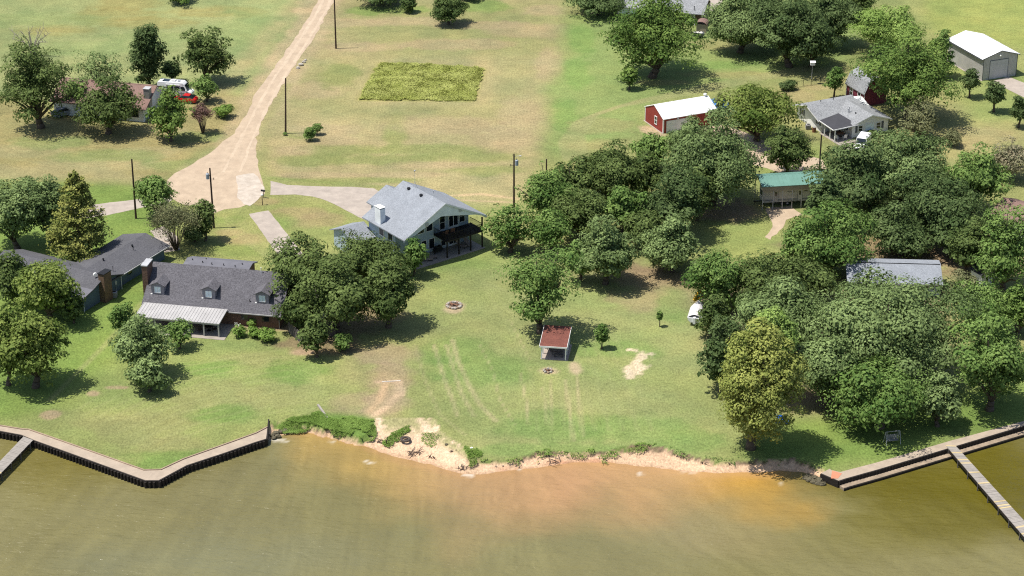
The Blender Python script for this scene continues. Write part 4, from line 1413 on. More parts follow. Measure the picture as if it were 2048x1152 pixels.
def left_wall():
    root = empty('seawall', gp(290, 950))
    tag(root, 'angled concrete seawall with dark sheet-pile face along the left lawn', 'seawall')
    inv = root.location
    ins = [(-900, 772), (-150, 842), (0, 853), (43, 860), (58, 861), (130, 886), (288, 942), (322, 941), (367, 920), (440, 894), (512, 868), (535, 856)]
    out = [(-900, 784), (-150, 851), (0, 861), (43, 869), (67, 879), (142, 906), (291, 960), (317, 960), (352, 941), (379, 928), (448, 906), (512, 883), (532, 877)]
    out = out[:9] + out[9:]
    I = p2(ins)
    O = p2([(-900, 784), (-150, 851), (0, 861), (43, 869), (67, 879), (142, 906), (291, 960), (317, 960), (373, 930), (446, 906), (512, 883), (532, 877)], .12)
    sub = lambda l: [(a[0] - inv.x, a[1] - inv.y) for a in l]
    mb = MB()
    band(mb, sub(I), sub(O), .10, -3.0)
    mb.build('walkway', 'walkway', root)
    kb = MB()
    band(kb, offset(sub(I), .10), offset(sub(I), -.07), .22, -.2)
    kb.build('kerb', 'stone_tan', root)
    fc = MB()
    On = sub(O)
    band(fc, offset(On, -.012), offset(On, -.16), .055, -3.0)
    for (p, t) in resample(On, .55):
        nrm = Vector((t.y, -t.x))
        c = Vector(p) + nrm * .20
        fc.tube((c.x, c.y, -3), (c.x, c.y, -.05), .17, .17, 8)
    fc.build('sheet_piling', 'timber_dark', root)
    ed = MB()
    e0, e1 = Vector(sub(p2([(536, 842)]))[0]), Vector(On[-1])
    d_ = (e1 - e0).normalized()
    q = Vector((d_.y, -d_.x)) * .16
    if q.x < 0:
        q = -q
    ed.prism([(e0.x + .02, e0.y, -2.5), (e1.x + .02 - .0, e1.y, -2.5), (e1.x + .02, e1.y, .02), (e0.x + .02, e0.y, .30)], (q.x, q.y, 0))
    ed.build('end_plate', 'timber_dark', root)


left_wall()


def right_wall():
    root = empty('seawall', gp(1700, 945))
    tag(root, 'two-step seawall with concrete walkway under the right-hand shore trees', 'seawall')
    o = root.location
    sub = lambda l: [(a[0] - o.x, a[1] - o.y) for a in l]
    I = sub(p2([(1662, 940), (1680, 944), (1753, 925), (1899, 882), (2048, 842), (2900, 615)], .1))
    O = sub(p2([(1678, 961), (1690, 957), (1758, 938), (1891, 898), (2048, 851), (2900, 624)], .1))
    mb = MB()
    band(mb, I, O, .10, -3.0)
    mb.build('walkway', 'walkway', root)
    fc = MB()
    band(fc, offset(O, -.01), offset(O, -.14), .06, -2.5)
    for (p, t) in resample(O, .5):
        c = Vector(p) + Vector((t.y, -t.x)) * .15
        fc.tube((c.x, c.y, -2.5), (c.x, c.y, .03), .07, .07, 6)
    fc.build('dark_face', 'timber_dark', root)
    lg = MB()
    E = offset(O, -.20)
    F = offset(O, -1.0)
    band(lg, E, F, -.50, -2.6)
    lg.build('lower_ledge', 'ledge', root)
    lf = MB()
    band(lf, offset(O, -1.01), offset(O, -1.09), -.60, -2.6)
    lf.build('lower_face', 'timber_dark', root)
    # corner return to the beach
    c0, c1, c2 = (Vector(a) for a in sub(p2([(1642, 946), (1664, 962), (1678, 961)], .1)))
    rt = MB()
    i0 = Vector(sub(p2([(1660, 937)], .1))[0])
    rt.prism([(c0.x, c0.y, .09), (c2.x, c2.y - .02, .09), (I[0][0], I[0][1], .09), (i0.x, i0.y, .09)], (0, 0, -2.6))
    rt.build('return_wall', 'walkway', root)
    t = MB()
    a, b = Vector((c0.x, c0.y, 0)), Vector((c2.x, c2.y, 0))
    n_ = Vector(((b - a).y, -(b - a).x, 0)).normalized()
    if n_.y > 0:
        n_ = -n_
    t.prism([(a.x, a.y, .05), (b.x, b.y, .05), (b.x, b.y, -2), (a.x, a.y, -2)], n_ * .18)
    t.build('dark_face', 'timber_dark', root)
    op = MB()
    q = sub(p2([(1664, 941), (1684, 947), (1676, 957), (1662, 957)], .1))
    op.prism([(x, y, .103) for x, y in q], (0, 0, .012))
    op.build('painted_corner', 'orange', root)


right_wall()


def pier(label, pa, pb, z, width_px_pts, seed, new=.12, pile=True, mplank='plank'):
    (a0, a1), (b0, b1) = width_px_pts
    A0, A1, B0, B1 = (gp(*p, z) for p in (a0, a1, b0, b1))
    root = empty('pier', ((A0 + A1) / 2).to_2d().to_3d())
    tag(root, label, 'pier')
    o = root.location
    rnd = random.Random(seed)
    L = ((B0 + B1) / 2 - (A0 + A1) / 2).length
    n = int(L / .30)
    old, fresh = MB(), MB()
    for i in range(n):
        f0, f1 = i / n, (i + .93) / n
        ps = [A0.lerp(B0, f0), A1.lerp(B1, f0), A1.lerp(B1, f1), A0.lerp(B0, f1)]
        j = rnd.uniform(-.012, .012)
        poly = [(p.x - o.x, p.y - o.y, z + j) for p in ps]
        (fresh if rnd.random() < new else old).prism(poly, (0, 0, -.06))
    old.build('deck_boards', mplank, root)
    if fresh.v:
        fresh.build('newer_boards', 'plank_new', root)
    bm_ = MB()
    for (P, Q) in ((A0, B0), (A1, B1)):
        ctr0, ctr1 = (A0 + A1) / 2, (B0 + B1) / 2
        p, q = P.lerp(ctr0, .08), Q.lerp(ctr1, .08)
        s_ = (q - p).normalized()
        w_ = Vector((-s_.y, s_.x, 0)) * .06
        bm_.prism([(p.x - o.x - w_.x, p.y - o.y - w_.y, z - .07), (p.x - o.x + w_.x, p.y - o.y + w_.y, z - .07), (p.x - o.x + w_.x, p.y - o.y + w_.y, z - .42), (p.x - o.x - w_.x, p.y - o.y - w_.y, z - .42)], q - p)
    bm_.build('beam', 'timber_dark', root)
    k = int(L / 3.2)
    for i in range(k + 1):
        for P, Q in ((A0, B0), (A1, B1)):
            p = P.lerp(Q, (i + .35) / (k + 1))
            c = (A0 + A1) / 2 + ((B0 + B1) / 2 - (A0 + A1) / 2) * ((i + .35) / (k + 1))
            p = p.lerp(c, -.03)
            pb_ = MB()
            pb_.tube((0, 0, -3 - z), (0, 0, -.05), .09, .09, 7)
            pb_.build('pile', 'fence_wood', root, (p.x - o.x, p.y - o.y, z))
    return root


pier('long weathered plank pier with some yellow new boards, right', None, None, .16, [((1891, 890), (1911, 891)), ((2100, 1134), (2126, 1126))], 4, .13)
pier('short pale plank pier at the left seawall', None, None, .16, [((47, 873), (66, 880)), ((-75, 1000), (-51, 1001))], 5, .05)


# ------------------------------------------------------------------ building kit
def house(name, o, ang, label, cat='house'):
    r = empty(name, (o[0], o[1], 0), R(ang))
    tag(r, label, cat)
    return r


def sw(pl, axis):
    return [(y, x, z) for x, y, z in pl] if axis == 'y' else pl


def gable_body(mb, a0, a1, b0, b1, ze, zr, axis='x', bm_=None, z0=-.3):
    """walls with gables; ridge runs along axis from a0 to a1, across from b0 to b1"""
    m_ = (b0 + b1) / 2 if bm_ is None else bm_
    poly = [(a0, b0, z0), (a0, b1, z0), (a0, b1, ze), (a0, m_, zr), (a0, b0, ze)]
    v = (a1 - a0, 0, 0) if axis == 'x' else (0, a1 - a0, 0)
    mb.prism(sw(poly, axis), v)


def gable_roof(mb, a0, a1, b0, b1, ze, zr, axis='x', bm_=None, t=.14, ze1=None):
    m_ = (b0 + b1) / 2 if bm_ is None else bm_
    ze1 = ze if ze1 is None else ze1
    poly = [(a0, b0, ze), (a0, m_, zr), (a0, b1, ze1), (a0, b1, ze1 - t), (a0, m_, zr - t), (a0, b0, ze - t)]
    v = (a1 - a0, 0, 0) if axis == 'x' else (0, a1 - a0, 0)
    mb.prism(sw(poly, axis), v)


def window(parent, face, u0, u1, z0, z1, at, frame='white', pane='glass', bars=1, sashes=2, fw=.09, name='window'):
    """face: '-y','+y','-x','+x' : outward normal; u along the wall; at = wall plane"""
    def B(mb, ua, ub, za, zb, d0, d1):
        if face == '-y':
            mb.box(ua, at - d1, za, ub, at - d0, zb)
        elif face == '+y':
            mb.box(ua, at + d0, za, ub, at + d1, zb)
        elif face == '-x':
            mb.box(at - d1, ua, za, at - d0, ub, zb)
        else:
            mb.box(at + d0, ua, za, at + d1, ub, zb)
    f = MB()
    B(f, u0 - fw, u0, z0 - fw, z1 + fw, -.02, .07)
    B(f, u1, u1 + fw, z0 - fw, z1 + fw, -.02, .07)
    B(f, u0, u1, z1, z1 + fw, -.02, .07)
    B(f, u0, u1, z0 - fw, z0, -.02, .085)
    for i in range(1, bars):
        u = u0 + (u1 - u0) * i / bars
        B(f, u - .03, u + .03, z0, z1, .032, .062)
    for i in range(1, sashes):
        z = z0 + (z1 - z0) * i / sashes
        B(f, u0, u1, z - .03, z + .03, .030, .060)
    w = f.build(name, frame, parent)
    g = MB()
    B(g, u0, u1, z0, z1, -.01, .025)
    g.build('pane', pane, w)
    return w


def roof_vent(parent, x, y, z, s=.35, m='black'):
    mb = MB()
    mb.tube((x, y, z - .2), (x, y, z + .18), s * .30, s * .30, 8)
    mb.tube((x, y, z + .18), (x, y, z + .34), s * .55, s * .40, 10)
    return mb.build('roof_vent', m, parent)


def pipe(parent, x, y, z, h=.5, r=.05, m='galv', name='vent_pipe'):
    mb = MB()
    mb.tube((x, y, z - .3), (x, y, z + h), r, r, 7)
    mb.tube((x, y, z + h - .02), (x, y, z + h + .05), r * 1.5, r * 1.5, 7)
    return mb.build(name, m, parent)


# ---- the big house with the deep gable and dark deck
def big_house():
    o = gp(840 + 525 / 9.6, 420 + 925 / 9.6)
    h = house('lake_house', o, 37.5, 'big pale blue two-storey house with light grey gabled roof and dark deck')
    e, r_ = 5.15, 9.15
    u0, u1, uc = -8.0, 7.3, -.35
    b = MB()
    gable_body(b, 3.3, 10.3, -7.1, 6.45, 5.1 + .45, 8.9, 'y', uc)
    gable_body(b, 10.301, 14.9, -3.5, 2.8, 4.9, 6.6, 'y', uc)
    b.build('wall', 'pale_blue', h)
    rf = MB()
    gable_roof(rf, -.25, 10.75, u0, u1, e, r_, 'y', uc, .16)
    gable_roof(rf, 10.76, 15.3, uc - 3.75, uc + 3.75, e - .1, 6.95, 'y', uc, .16)
    roof = rf.build('roof', 'shingle_lt', h)
    for y in (5.0, 8.2):
        roof_vent(roof, uc - .75, y, r_ - .45, .55)
    pipe(roof, uc + 2.6, 6.5, r_ - 1.3, .35)
    # antenna on the ridge
    an = MB()
    for k in range(3):
        t = 2.1 * k
        an.tube((uc + .5 * math.cos(t), 7.6 + .5 * math.sin(t), r_ - .45), (uc, 7.6, r_ + .9), .022, .022, 5)
    an.tube((uc, 7.6, r_ + .7), (uc, 7.6, r_ + 2.6), .025, .02, 6)
    an.tube((uc - .12, 7.6, r_ + 2.6), (uc + .16, 7.6, r_ + 2.68), .11, .07, 7)
    an.build('antenna', 'galv', roof)
    # white gable panel under the rake
    sl = (r_ - e) / (uc - u0)
    zl = lambda u: e + (u - u0) * sl - .17 if u < uc else e + (u1 - u) * sl - .17
    g = MB()
    g.prism([(u0 + .1, -.12, zl(u0 + .1)), (u0 + .1, -.12, zl(u0 + .1) - .35), (-1.15, -.12, 7.15), (-.4, -.12, 7.05), (u1 - 1.9, -.12, 5.75), (u1 - .9, -.12, 5.32), (u1 - .1, -.12, zl(u1 - .1) - .3), (u1 - .1, -.12, zl(u1 - .1)), (uc, -.12, zl(uc))], (0, .1, 0))
    gp_ = g.build('gable_panel', 'white_wall', h)
    for (u, z) in ((-3.7, 6.55), (2.4, 7.3)):
        v = MB()
        v.tube((u, -.13, z), (u, -.19, z), .34, .34, 14)
        v.build('round_vent', 'galv', gp_)
    fa = MB()
    for s0, s1 in (((u0, e), (uc, r_)), ((u1, e), (uc, r_))):
        fa.prism([(s0[0], -.28, s0[1] - .02), (s1[0], -.28, s1[1] - .02), (s1[0], -.28, s1[1] - .26), (s0[0], -.28, s0[1] - .26)], (0, .025, 0))
    fa.build('fascia', 'white', h)
    # chimney on the left slope
    c = MB()
    c.box(-7.65, 6.3, 4.7, -6.75, 7.75, 7.75)
    ch = c.build('chimney', 'white_wall', h)
    c = MB()
    c.box(-7.6, 6.35, 7.751, -6.8, 7.7, 7.86)
    c.build('flue', 'black', ch)
    c = MB()
    c.box(-7.70, 6.25, 7.87, -6.70, 7.80, 7.96)
    c.build('cap', 'white', ch)
    # openings in the lake wall
    Y = 3.3
    for u0_, u1_, za, zb, sa in ((-3.0, -1.9, 3.6, 5.5, 1), (-1.45, -.35, 3.6, 5.7, 1), (1.05, 1.95, 3.2, 5.4, 2), (4.75, 5.65, 3.5, 5.3, 2), (-1.0, -.05, .6, 2.2, 1), (-2.4, -1.5, .6, 2.2, 1), (1.25, 2.05, .5, 2.3, 2), (-5.0, -3.6, 3.6, 4.8, 1)):
        window(h, '-y', u0_, u1_, za, zb, Y, sashes=sa)
    for z in (.05, 2.95):
        d_ = MB()
        for (a, b_) in ((2.62, 2.75), (3.50, 3.62), (4.37, 4.5)):
            d_.box(a, Y - .07, z, b_, Y - .001, z + 2.25)
        for (a, b_) in ((2.75, 3.50), (3.62, 4.37)):
            d_.box(a, Y - .06, z, b_, Y - .001, z + .32)
            d_.box(a, Y - .06, z + 2.0, b_, Y - .001, z + 2.25)
        dd = d_.build('french_door', 'white', h)
        q = MB()
        q.box(2.75, Y - .03, z + .32, 3.50, Y - .002, z + 2.0)
        q.box(3.62, Y - .03, z + .32, 4.37, Y - .002, z + 2.0)
        q.build('pane', 'glass', dd)
    for ya, yb in ((4.0, 5.1), (6.3, 7.4)):
        window(h, '-x', ya, yb, 3.3, 4.6, -7.1, sashes=1)
    # deck
    d_ = MB()
    d_.box(-.12, -.15, 2.62, 6.7, 3.29, 2.86)
    dk = d_.build('deck', 'deck', h)
    rl = MB()
    for (p, q) in (((-.06, -.06), (6.62, -.06)), ((-.06, -.06), (-.06, 3.28)), ((6.62, -.06), (6.62, 3.28))):
        for z in (2.98, 3.88):
            rl.tube((*p, z), (*q, z), .045, .045, 6)
        L = math.dist(p, q)
        k = int(L / .14)
        for i in range(k + 1):
            x, y = p[0] + (q[0] - p[0]) * i / k, p[1] + (q[1] - p[1]) * i / k
            rl.tube((x, y, 2.86), (x, y, 3.88), .018, .018, 4)
    rl.build('railing', 'deck', dk)
    for u in (0, 2.18, 4.36, 6.54):
        pm = MB()
        top = 2.62 if u < 6 else 5.0
        pm.box(u - .09, -.09, 0, u + .09, .09, top)
        pm.build('post', 'deck', h)
    s = MB()
    s.box(-6.0, -.5, -.2, 6.75, 3.29, .05)
    s.build('patio_slab', 'patio', h)
    # garage wing behind the oaks
    w = MB()
    gable_body(w, -10.9, -7.105, 8.8, 14.2, 2.6, 3.8, 'x')
    w.build('wing_wall', 'pale_blue', h)
    w = MB()
    gable_roof(w, -11.3, -7.11, 8.3, 14.8, 2.55, 3.9, 'x')
    w.build('wing_roof', 'shingle_lt', h)
    return h, o


big, BIG_O = big_house()


def onb(o, ang, u, v, z=0.0):
    c, s = math.cos(R(ang)), math.sin(R(ang))
    return Vector((o[0] + u * c - v * s, o[1] + u * s + v * c, z))


# ---- brick house with dormers
def brick_house():
    o = (-32.65, 289.87)
    h = house('brick_house', o, -11, 'brown brick house with charcoal shingle roof and three dormers')
    ze, zr, yr = 2.2, 6.15, 5.55
    b = MB()
    gable_body(b, -19.7, 0, 0, 11.2, 2.05, 5.9, 'x', yr)
    b.build('wall', 'brick', h)
    rf = MB()
    gable_roof(rf, -20.15, .35, -.35, 11.5, ze, zr, 'x', yr, .16)
    roof = rf.build('roof', 'shingle_dk', h)
    gut = MB()
    gut.box(-7.3, -.47, 2.03, .35, -.352, 2.17)
    gut.build('gutter', 'tan_metal', h)
    dp = MB()
    dp.tube((-.05, -.06, 0), (-.05, -.06, 2.05), .045, .045, 6)
    dp.build('downpipe', 'tan_metal', h)
    sl = (zr - ze) / (yr + .35)
    # chimney at the left gable
    c = MB()
    c.box(-20.75, 2.3, -.2, -19.95, 4.6, 6.85)
    ch = c.build('chimney', 'brick', h)
    c = MB()
    c.box(-20.83, 2.22, 6.851, -19.87, 4.68, 7.0)
    c.build('cap', 'galv', ch)
    # dormers
    for x in (-18.15, -10.6, -2.75):
        y0 = 1.15
        z0 = ze + (y0 + .35) * sl
        dw = MB()
        dw.prism([(x - .95, y0, z0 - .3), (x + .95, y0, z0 - .3), (x + .95, y0, z0 + 1.35), (x, y0, z0 + 1.82), (x - .95, y0, z0 + 1.35)], (0, 3.0, 0))
        dm = dw.build('dormer', 'dormer', h)
        rr = MB()
        gable_roof(rr, y0 - .22, y0 + 3.3, x - 1.2, x + 1.2, z0 + 1.36, z0 + 1.98, 'y', x, .10)
        rr.build('dormer_roof', 'shingle_dk', dm)
        window(dm, '-y', x - .42, x + .42, z0 + .28, z0 + 1.15, y0, frame='white', pane='glass_pale', bars=2, sashes=1, fw=.06)
        fl = MB()
        fl.box(x - 1.05, y0 - .12, z0 - .08, x - .80, y0 + .25, z0 + .06)
        fl.build('flashing', 'white', dm)
    # windows and door in the lake wall
    for a, c_ in ((-5.6, -4.6), (-2.5, -1.5)):
        window(h, '-y', a, c_, .95, 1.75, 0, frame='brick', sashes=1)
    pipe(roof, -4.6, 1.2, ze + 1.55 * sl, .3, .06, 'black')
    pipe(roof, -4.0, 5.2, zr - .3, .9, .05, 'white')
    # metal patio roof with standing ribs
    p = MB()
    y0, y1, z0, z1 = -4.35, -.36, 2.18, 2.52
    p.prism([(-19.8, y0, z0), (-19.8, y1, z1), (-19.8, y1, z1 - .08), (-19.8, y0, z0 - .14)], (12.4, 0, 0))
    for i in range(28):
        x = -19.75 + i * .455
        p.prism([(x, y0 - .01, z0 + .001), (x, y1, z1 + .001), (x, y1, z1 + .045), (x, y0 - .01, z0 + .045)], (.06, 0, 0))
    p.build('patio_roof', 'tan_metal', h)
    bm_ = MB()
    bm_.box(-19.7, -4.28, 1.86, -7.5, -4.12, 2.03)
    bm_.build('beam', 'tan_metal', h)
    for x in (-19.5, -16.9, -14.4, -11.9, -9.75, -7.6):
        pm = MB()
        pm.box(x - .09, -4.29, 0, x + .09, -4.11, 1.86)
        pm.build('post', 'tan_metal', h)
    s = MB()
    s.box(-19.9, -5.0, -.2, -6.6, -.003, .05)
    s.build('patio_slab', 'patio', h)
    # lower rear wing
    w = MB()
    gable_body(w, -17.4, -8.3, 11.201, 15.6, 2.3, 3.0, 'x', 13.6)
    w.build('wing_wall', 'brick', h)
    w = MB()
    gable_roof(w, -17.9, -7.9, 9.9, 16.0, 3.05, 3.35, 'x', 13.6, .16, 2.5)
    wr = w.build('wing_roof', 'roll_grey', h)
    for x, y in ((-16.9, 13.0), (-15.2, 12.5), (-15.0, 13.6), (-13.7, 12.2), (-11.9, 12.2), (-10.1, 12.0), (-9.3, 12.9)):
        pipe(wr, x, y, 3.25, .22, .06, 'black')
    return h


brick_house()


# ---- slate blue house
def blue_house():
    o = gp(329.4, 517.8)
    h = house('blue_house', o, 62, 'low slate blue L-shaped house with dark shingle roof')
    b = MB()
    gable_body(b, -12.5, 0, 0, 7.1, 2.15, 3.15, 'x', 3.55)
    gable_body(b, -.55, 17, -20.4, -11.6, 2.2, 3.7, 'y', -15.3)
    b.build('wall', 'blue_wall', h)
    rf = MB()
    gable_roof(rf, -15.3, .45, -.75, 7.85, 2.25, 3.35, 'x', 3.55, .14)
    roof = rf.build('roof', 'shingle_blue', h)
    r2 = MB()
    x = [(-21.0, 2.28), (-18.4, 2.82), (-15.3, 3.82), (-11.2, 2.35)]
    poly = [(a, -1.0, z) for a, z in x] + [(a, -1.0, z - .14) for a, z in x[::-1]]
    r2.prism(poly, (0, 18.6, 0))
    r2.build('front_roof', 'shingle_blue', h)
    r3 = MB()
    x = [(-21.05, 2.29), (-18.45, 2.83)]
    r3.prism([(a, -1.02, z) for a, z in x] + [(a, -1.02, z + .03) for a, z in x[::-1]], (0, 18.7, 0))
    r3.build('porch_roof', 'roll_grey', h)
    c = MB()
    c.box(-16.5, -1.55, -.2, -14.8, -.552, 4.45)
    ch = c.build('chimney', 'brick_tan', h)
    c = MB()
    c.box(-16.58, -1.63, 4.451, -14.72, -.48, 4.58)
    c.build('cap', 'black', ch)
    g = MB()
    g.box(-11.3, -.86, 2.08, .45, -.752, 2.2)
    g.build('gutter', 'galv', h)
    for xx, yy in ((-11.55, -.72), (-20.3, -.66)):
        d_ = MB()
        d_.tube((xx, yy, 0), (xx, yy, 2.15), .05, .05, 6)
        d_.build('downpipe', 'white', h)
    roof_vent(roof, -17.0, 5.4, 3.3, .6)
    roof_vent(roof, -4.2, 2.6, 3.15, .3)
    roof_vent(roof, -10.4, 3.2, 3.3, .3)
    pipe(roof, -4.8, 2.0, 2.95, .7, .05, 'black')
    for xx in (-11.6, -13.0):
        pipe(roof, xx, .6, 2.65, .7, .04, 'black')
    ds = MB()
    ds.tube((-16.1, .35, 3.4), (-16.1, .35, 4.0), .03, .03, 6)
    ds.tube((-16.1, .3, 4.0), (-16.25, .1, 4.05), .30, .26, 12)
    ds.build('dish', 'white', h)
    mt = MB()
    mt.box(-12.9, -.68, 1.2, -12.6, -.552, 1.75)
    mt.tube((-12.75, -.60, 1.75), (-12.75, -.60, 2.3), .03, .03, 6)
    mt.tube((-12.75, -.60, .1), (-12.75, -.60, 1.2), .03, .03, 6)
    mt.build('meter_box', 'galv', h)
    for xx in (-9.0, -4.4):
        window(h, '-y', xx, xx + .9, 1.0, 1.9, 0, frame='blue_wall', sashes=1)
    return o


BLUE_O = blue_house()


# ---- red barn
def barn():
    o = gp(1326, 267)
    h = house('barn', o, 24.5, 'red metal barn with white roof and white roll-up door', 'barn')
    L, W_, e, r_ = 10.3, 6.6, 2.55, 4.0
    b = MB()
    gable_body(b, 0, L, 0, W_, e, r_, 'x')
    for i in range(int(W_ / .3)):
        y = .15 + i * .3
        b.box(-.025, y, 0, -.001, y + .05, e + (min(y, W_ - y) / (W_ / 2)) * (r_ - e) - .1)
    for i in range(int(L / .3)):
        b.box(.15 + i * .3, -.025, 0, .2 + i * .3, -.001, e - .02)
    b.build('wall', 'barn_red', h)
    rf = MB()
    gable_roof(rf, -.12, L + .12, -.18, W_ + .18, e + .06, r_ + .13, 'x', None, .10)
    for i in range(18):
        x = .2 + i * .58
        for (ya, yb, za, zb) in ((-.17, W_ / 2 - .05, e + .062, r_ + .131), (W_ + .17, W_ / 2 + .05, e + .062, r_ + .131)):
            rf.prism([(x, ya, za), (x, yb, zb), (x, yb, zb + .03), (x, ya, za + .03)], (.04, 0, 0))
    roof = rf.build('roof', 'white_metal', h)
    v = MB()
    v.tube((L - .5, W_ / 2, r_), (L - .5, W_ / 2, r_ + .38), .22, .22, 12)
    v.blob((L - .5, W_ / 2, r_ + .45), (.33, .33, .2), 1, 12, 6, 0)
    v.build('roof_vent', 'white', roof)
    t = MB()
    t.box(-.04, -.03, 0, -.002, .14, e)
    t.box(-.04, -.05, 0, .14, -.026, e)
    t.build('corner_trim', 'white', h)
    t = MB()
    t.box(-.04, W_ - .14, 0, -.002, W_ + .03, e)
    t.build('corner_trim', 'white', h)
    window(h, '-x', 2.25, 2.95, .85, 2.15, -.026, sashes=2)
    d_ = MB()
    d_.box(.6, -.045, 0, 5.0, -.026, 2.15)
    for i in range(5):
        d_.box(.6, -.06, .4 * i + .36, 5.0, -.045, .4 * i + .40)
    d_.build('roll_up_door', 'white', h)
    l_ = MB()
    l_.box(2.6, -.22, 2.28, 2.9, -.026, 2.38)
    l_.build('lamp', 'white', h)
    s = MB()
    s.box(-.25, -.02, -.2, -.041, W_ + .2, .05)
    s.build('footing', 'concrete', h)


barn()


# ---- grey metal shed
def metal_shed():
    o = gp(1964, 161.3)
    h = house('metal_shed', o, 22.5, 'grey ribbed metal workshop with white roof and pale roller door', 'shed')
    W_, L, e, r_ = 7.15, 11.6, 4.1, 5.15
    b = MB()
    gable_body(b, 0, L, 0, W_, e, r_, 'y')
    for i in range(int(L / .3)):
        b.box(-.03, .1 + i * .3, 0, -.001, .17 + i * .3, e - .45)
    for i in range(int(W_ / .3)):
        x = .1 + i * .3
        if 1.35 < x < 5.25:
            b.box(x, -.03, 3.6, x + .06, -.001, e + min(x, W_ - x) / (W_ / 2) * (r_ - e) - .15)
        else:
            b.box(x, -.03, 0, x + .06, -.001, e + min(x, W_ - x) / (W_ / 2) * (r_ - e) - .15)
    b.build('wall', 'shed_grey', h)
    rf = MB()
    gable_roof(rf, -.18, L + .2, -.42, W_ + .42, e + .02, r_ + .16, 'y', None, .10)
    for i in range(19):
        y = .1 + i * .6
        for xa, xb in ((-.41, W_ / 2 - .05), (W_ + .41, W_ / 2 + .05)):
            rf.prism([(xa, y, e + .022), (xb, y, r_ + .161), (xb, y, r_ + .19), (xa, y, e + .052)], (0, .05, 0))
    rf.build('roof', 'white_metal', h)
    t = MB()
    t.box(-.44, -.19, e - .22, -.421, L + .2, e + .02)
    t.box(W_ + .421, -.19, e - .22, W_ + .44, L + .2, e + .02)
    t.box(-.05, -.05, 0, .07, -.032, e)
    t.box(W_ - .07, -.05, 0, W_ + .05, -.032, e)
    t.prism([(-.42, -.2, e + .01), (W_ / 2, -.2, r_ + .15), (W_ + .42, -.2, e + .01), (W_ + .42, -.2, e - .14), (W_ / 2, -.2, r_ + .0), (-.42, -.2, e - .14)], (0, .015, 0))
    t.build('trim', 'shed_trim', h)
    d_ = MB()
    d_.box(1.42, -.05, .02, 5.2, -.002, 3.5)
    for i in range(9):
        d_.box(1.42, -.058, .38 * i + .33, 5.2, -.05, .38 * i + .36)
    dd = d_.build('roller_door', 'galv', h)
    f = MB()
    f.box(1.34, -.07, 0, 1.419, -.03, 3.6)
    f.box(5.201, -.07, 0, 5.29, -.03, 3.6)
    f.box(1.42, -.07, 3.501, 5.2, -.03, 3.6)
    f.build('door_frame', 'shed_trim', dd)
    l_ = MB()
    l_.tube((3.3, -.03, 4.5), (3.3, -.35, 4.35), .12, .17, 10)
    l_.build('flood_lamp', 'white', h)
    s = MB()
    s.box(-.25, -.25, -.2, -.031, L + .2, .06)
    s.build('footing', 'concrete', h)


metal_shed()


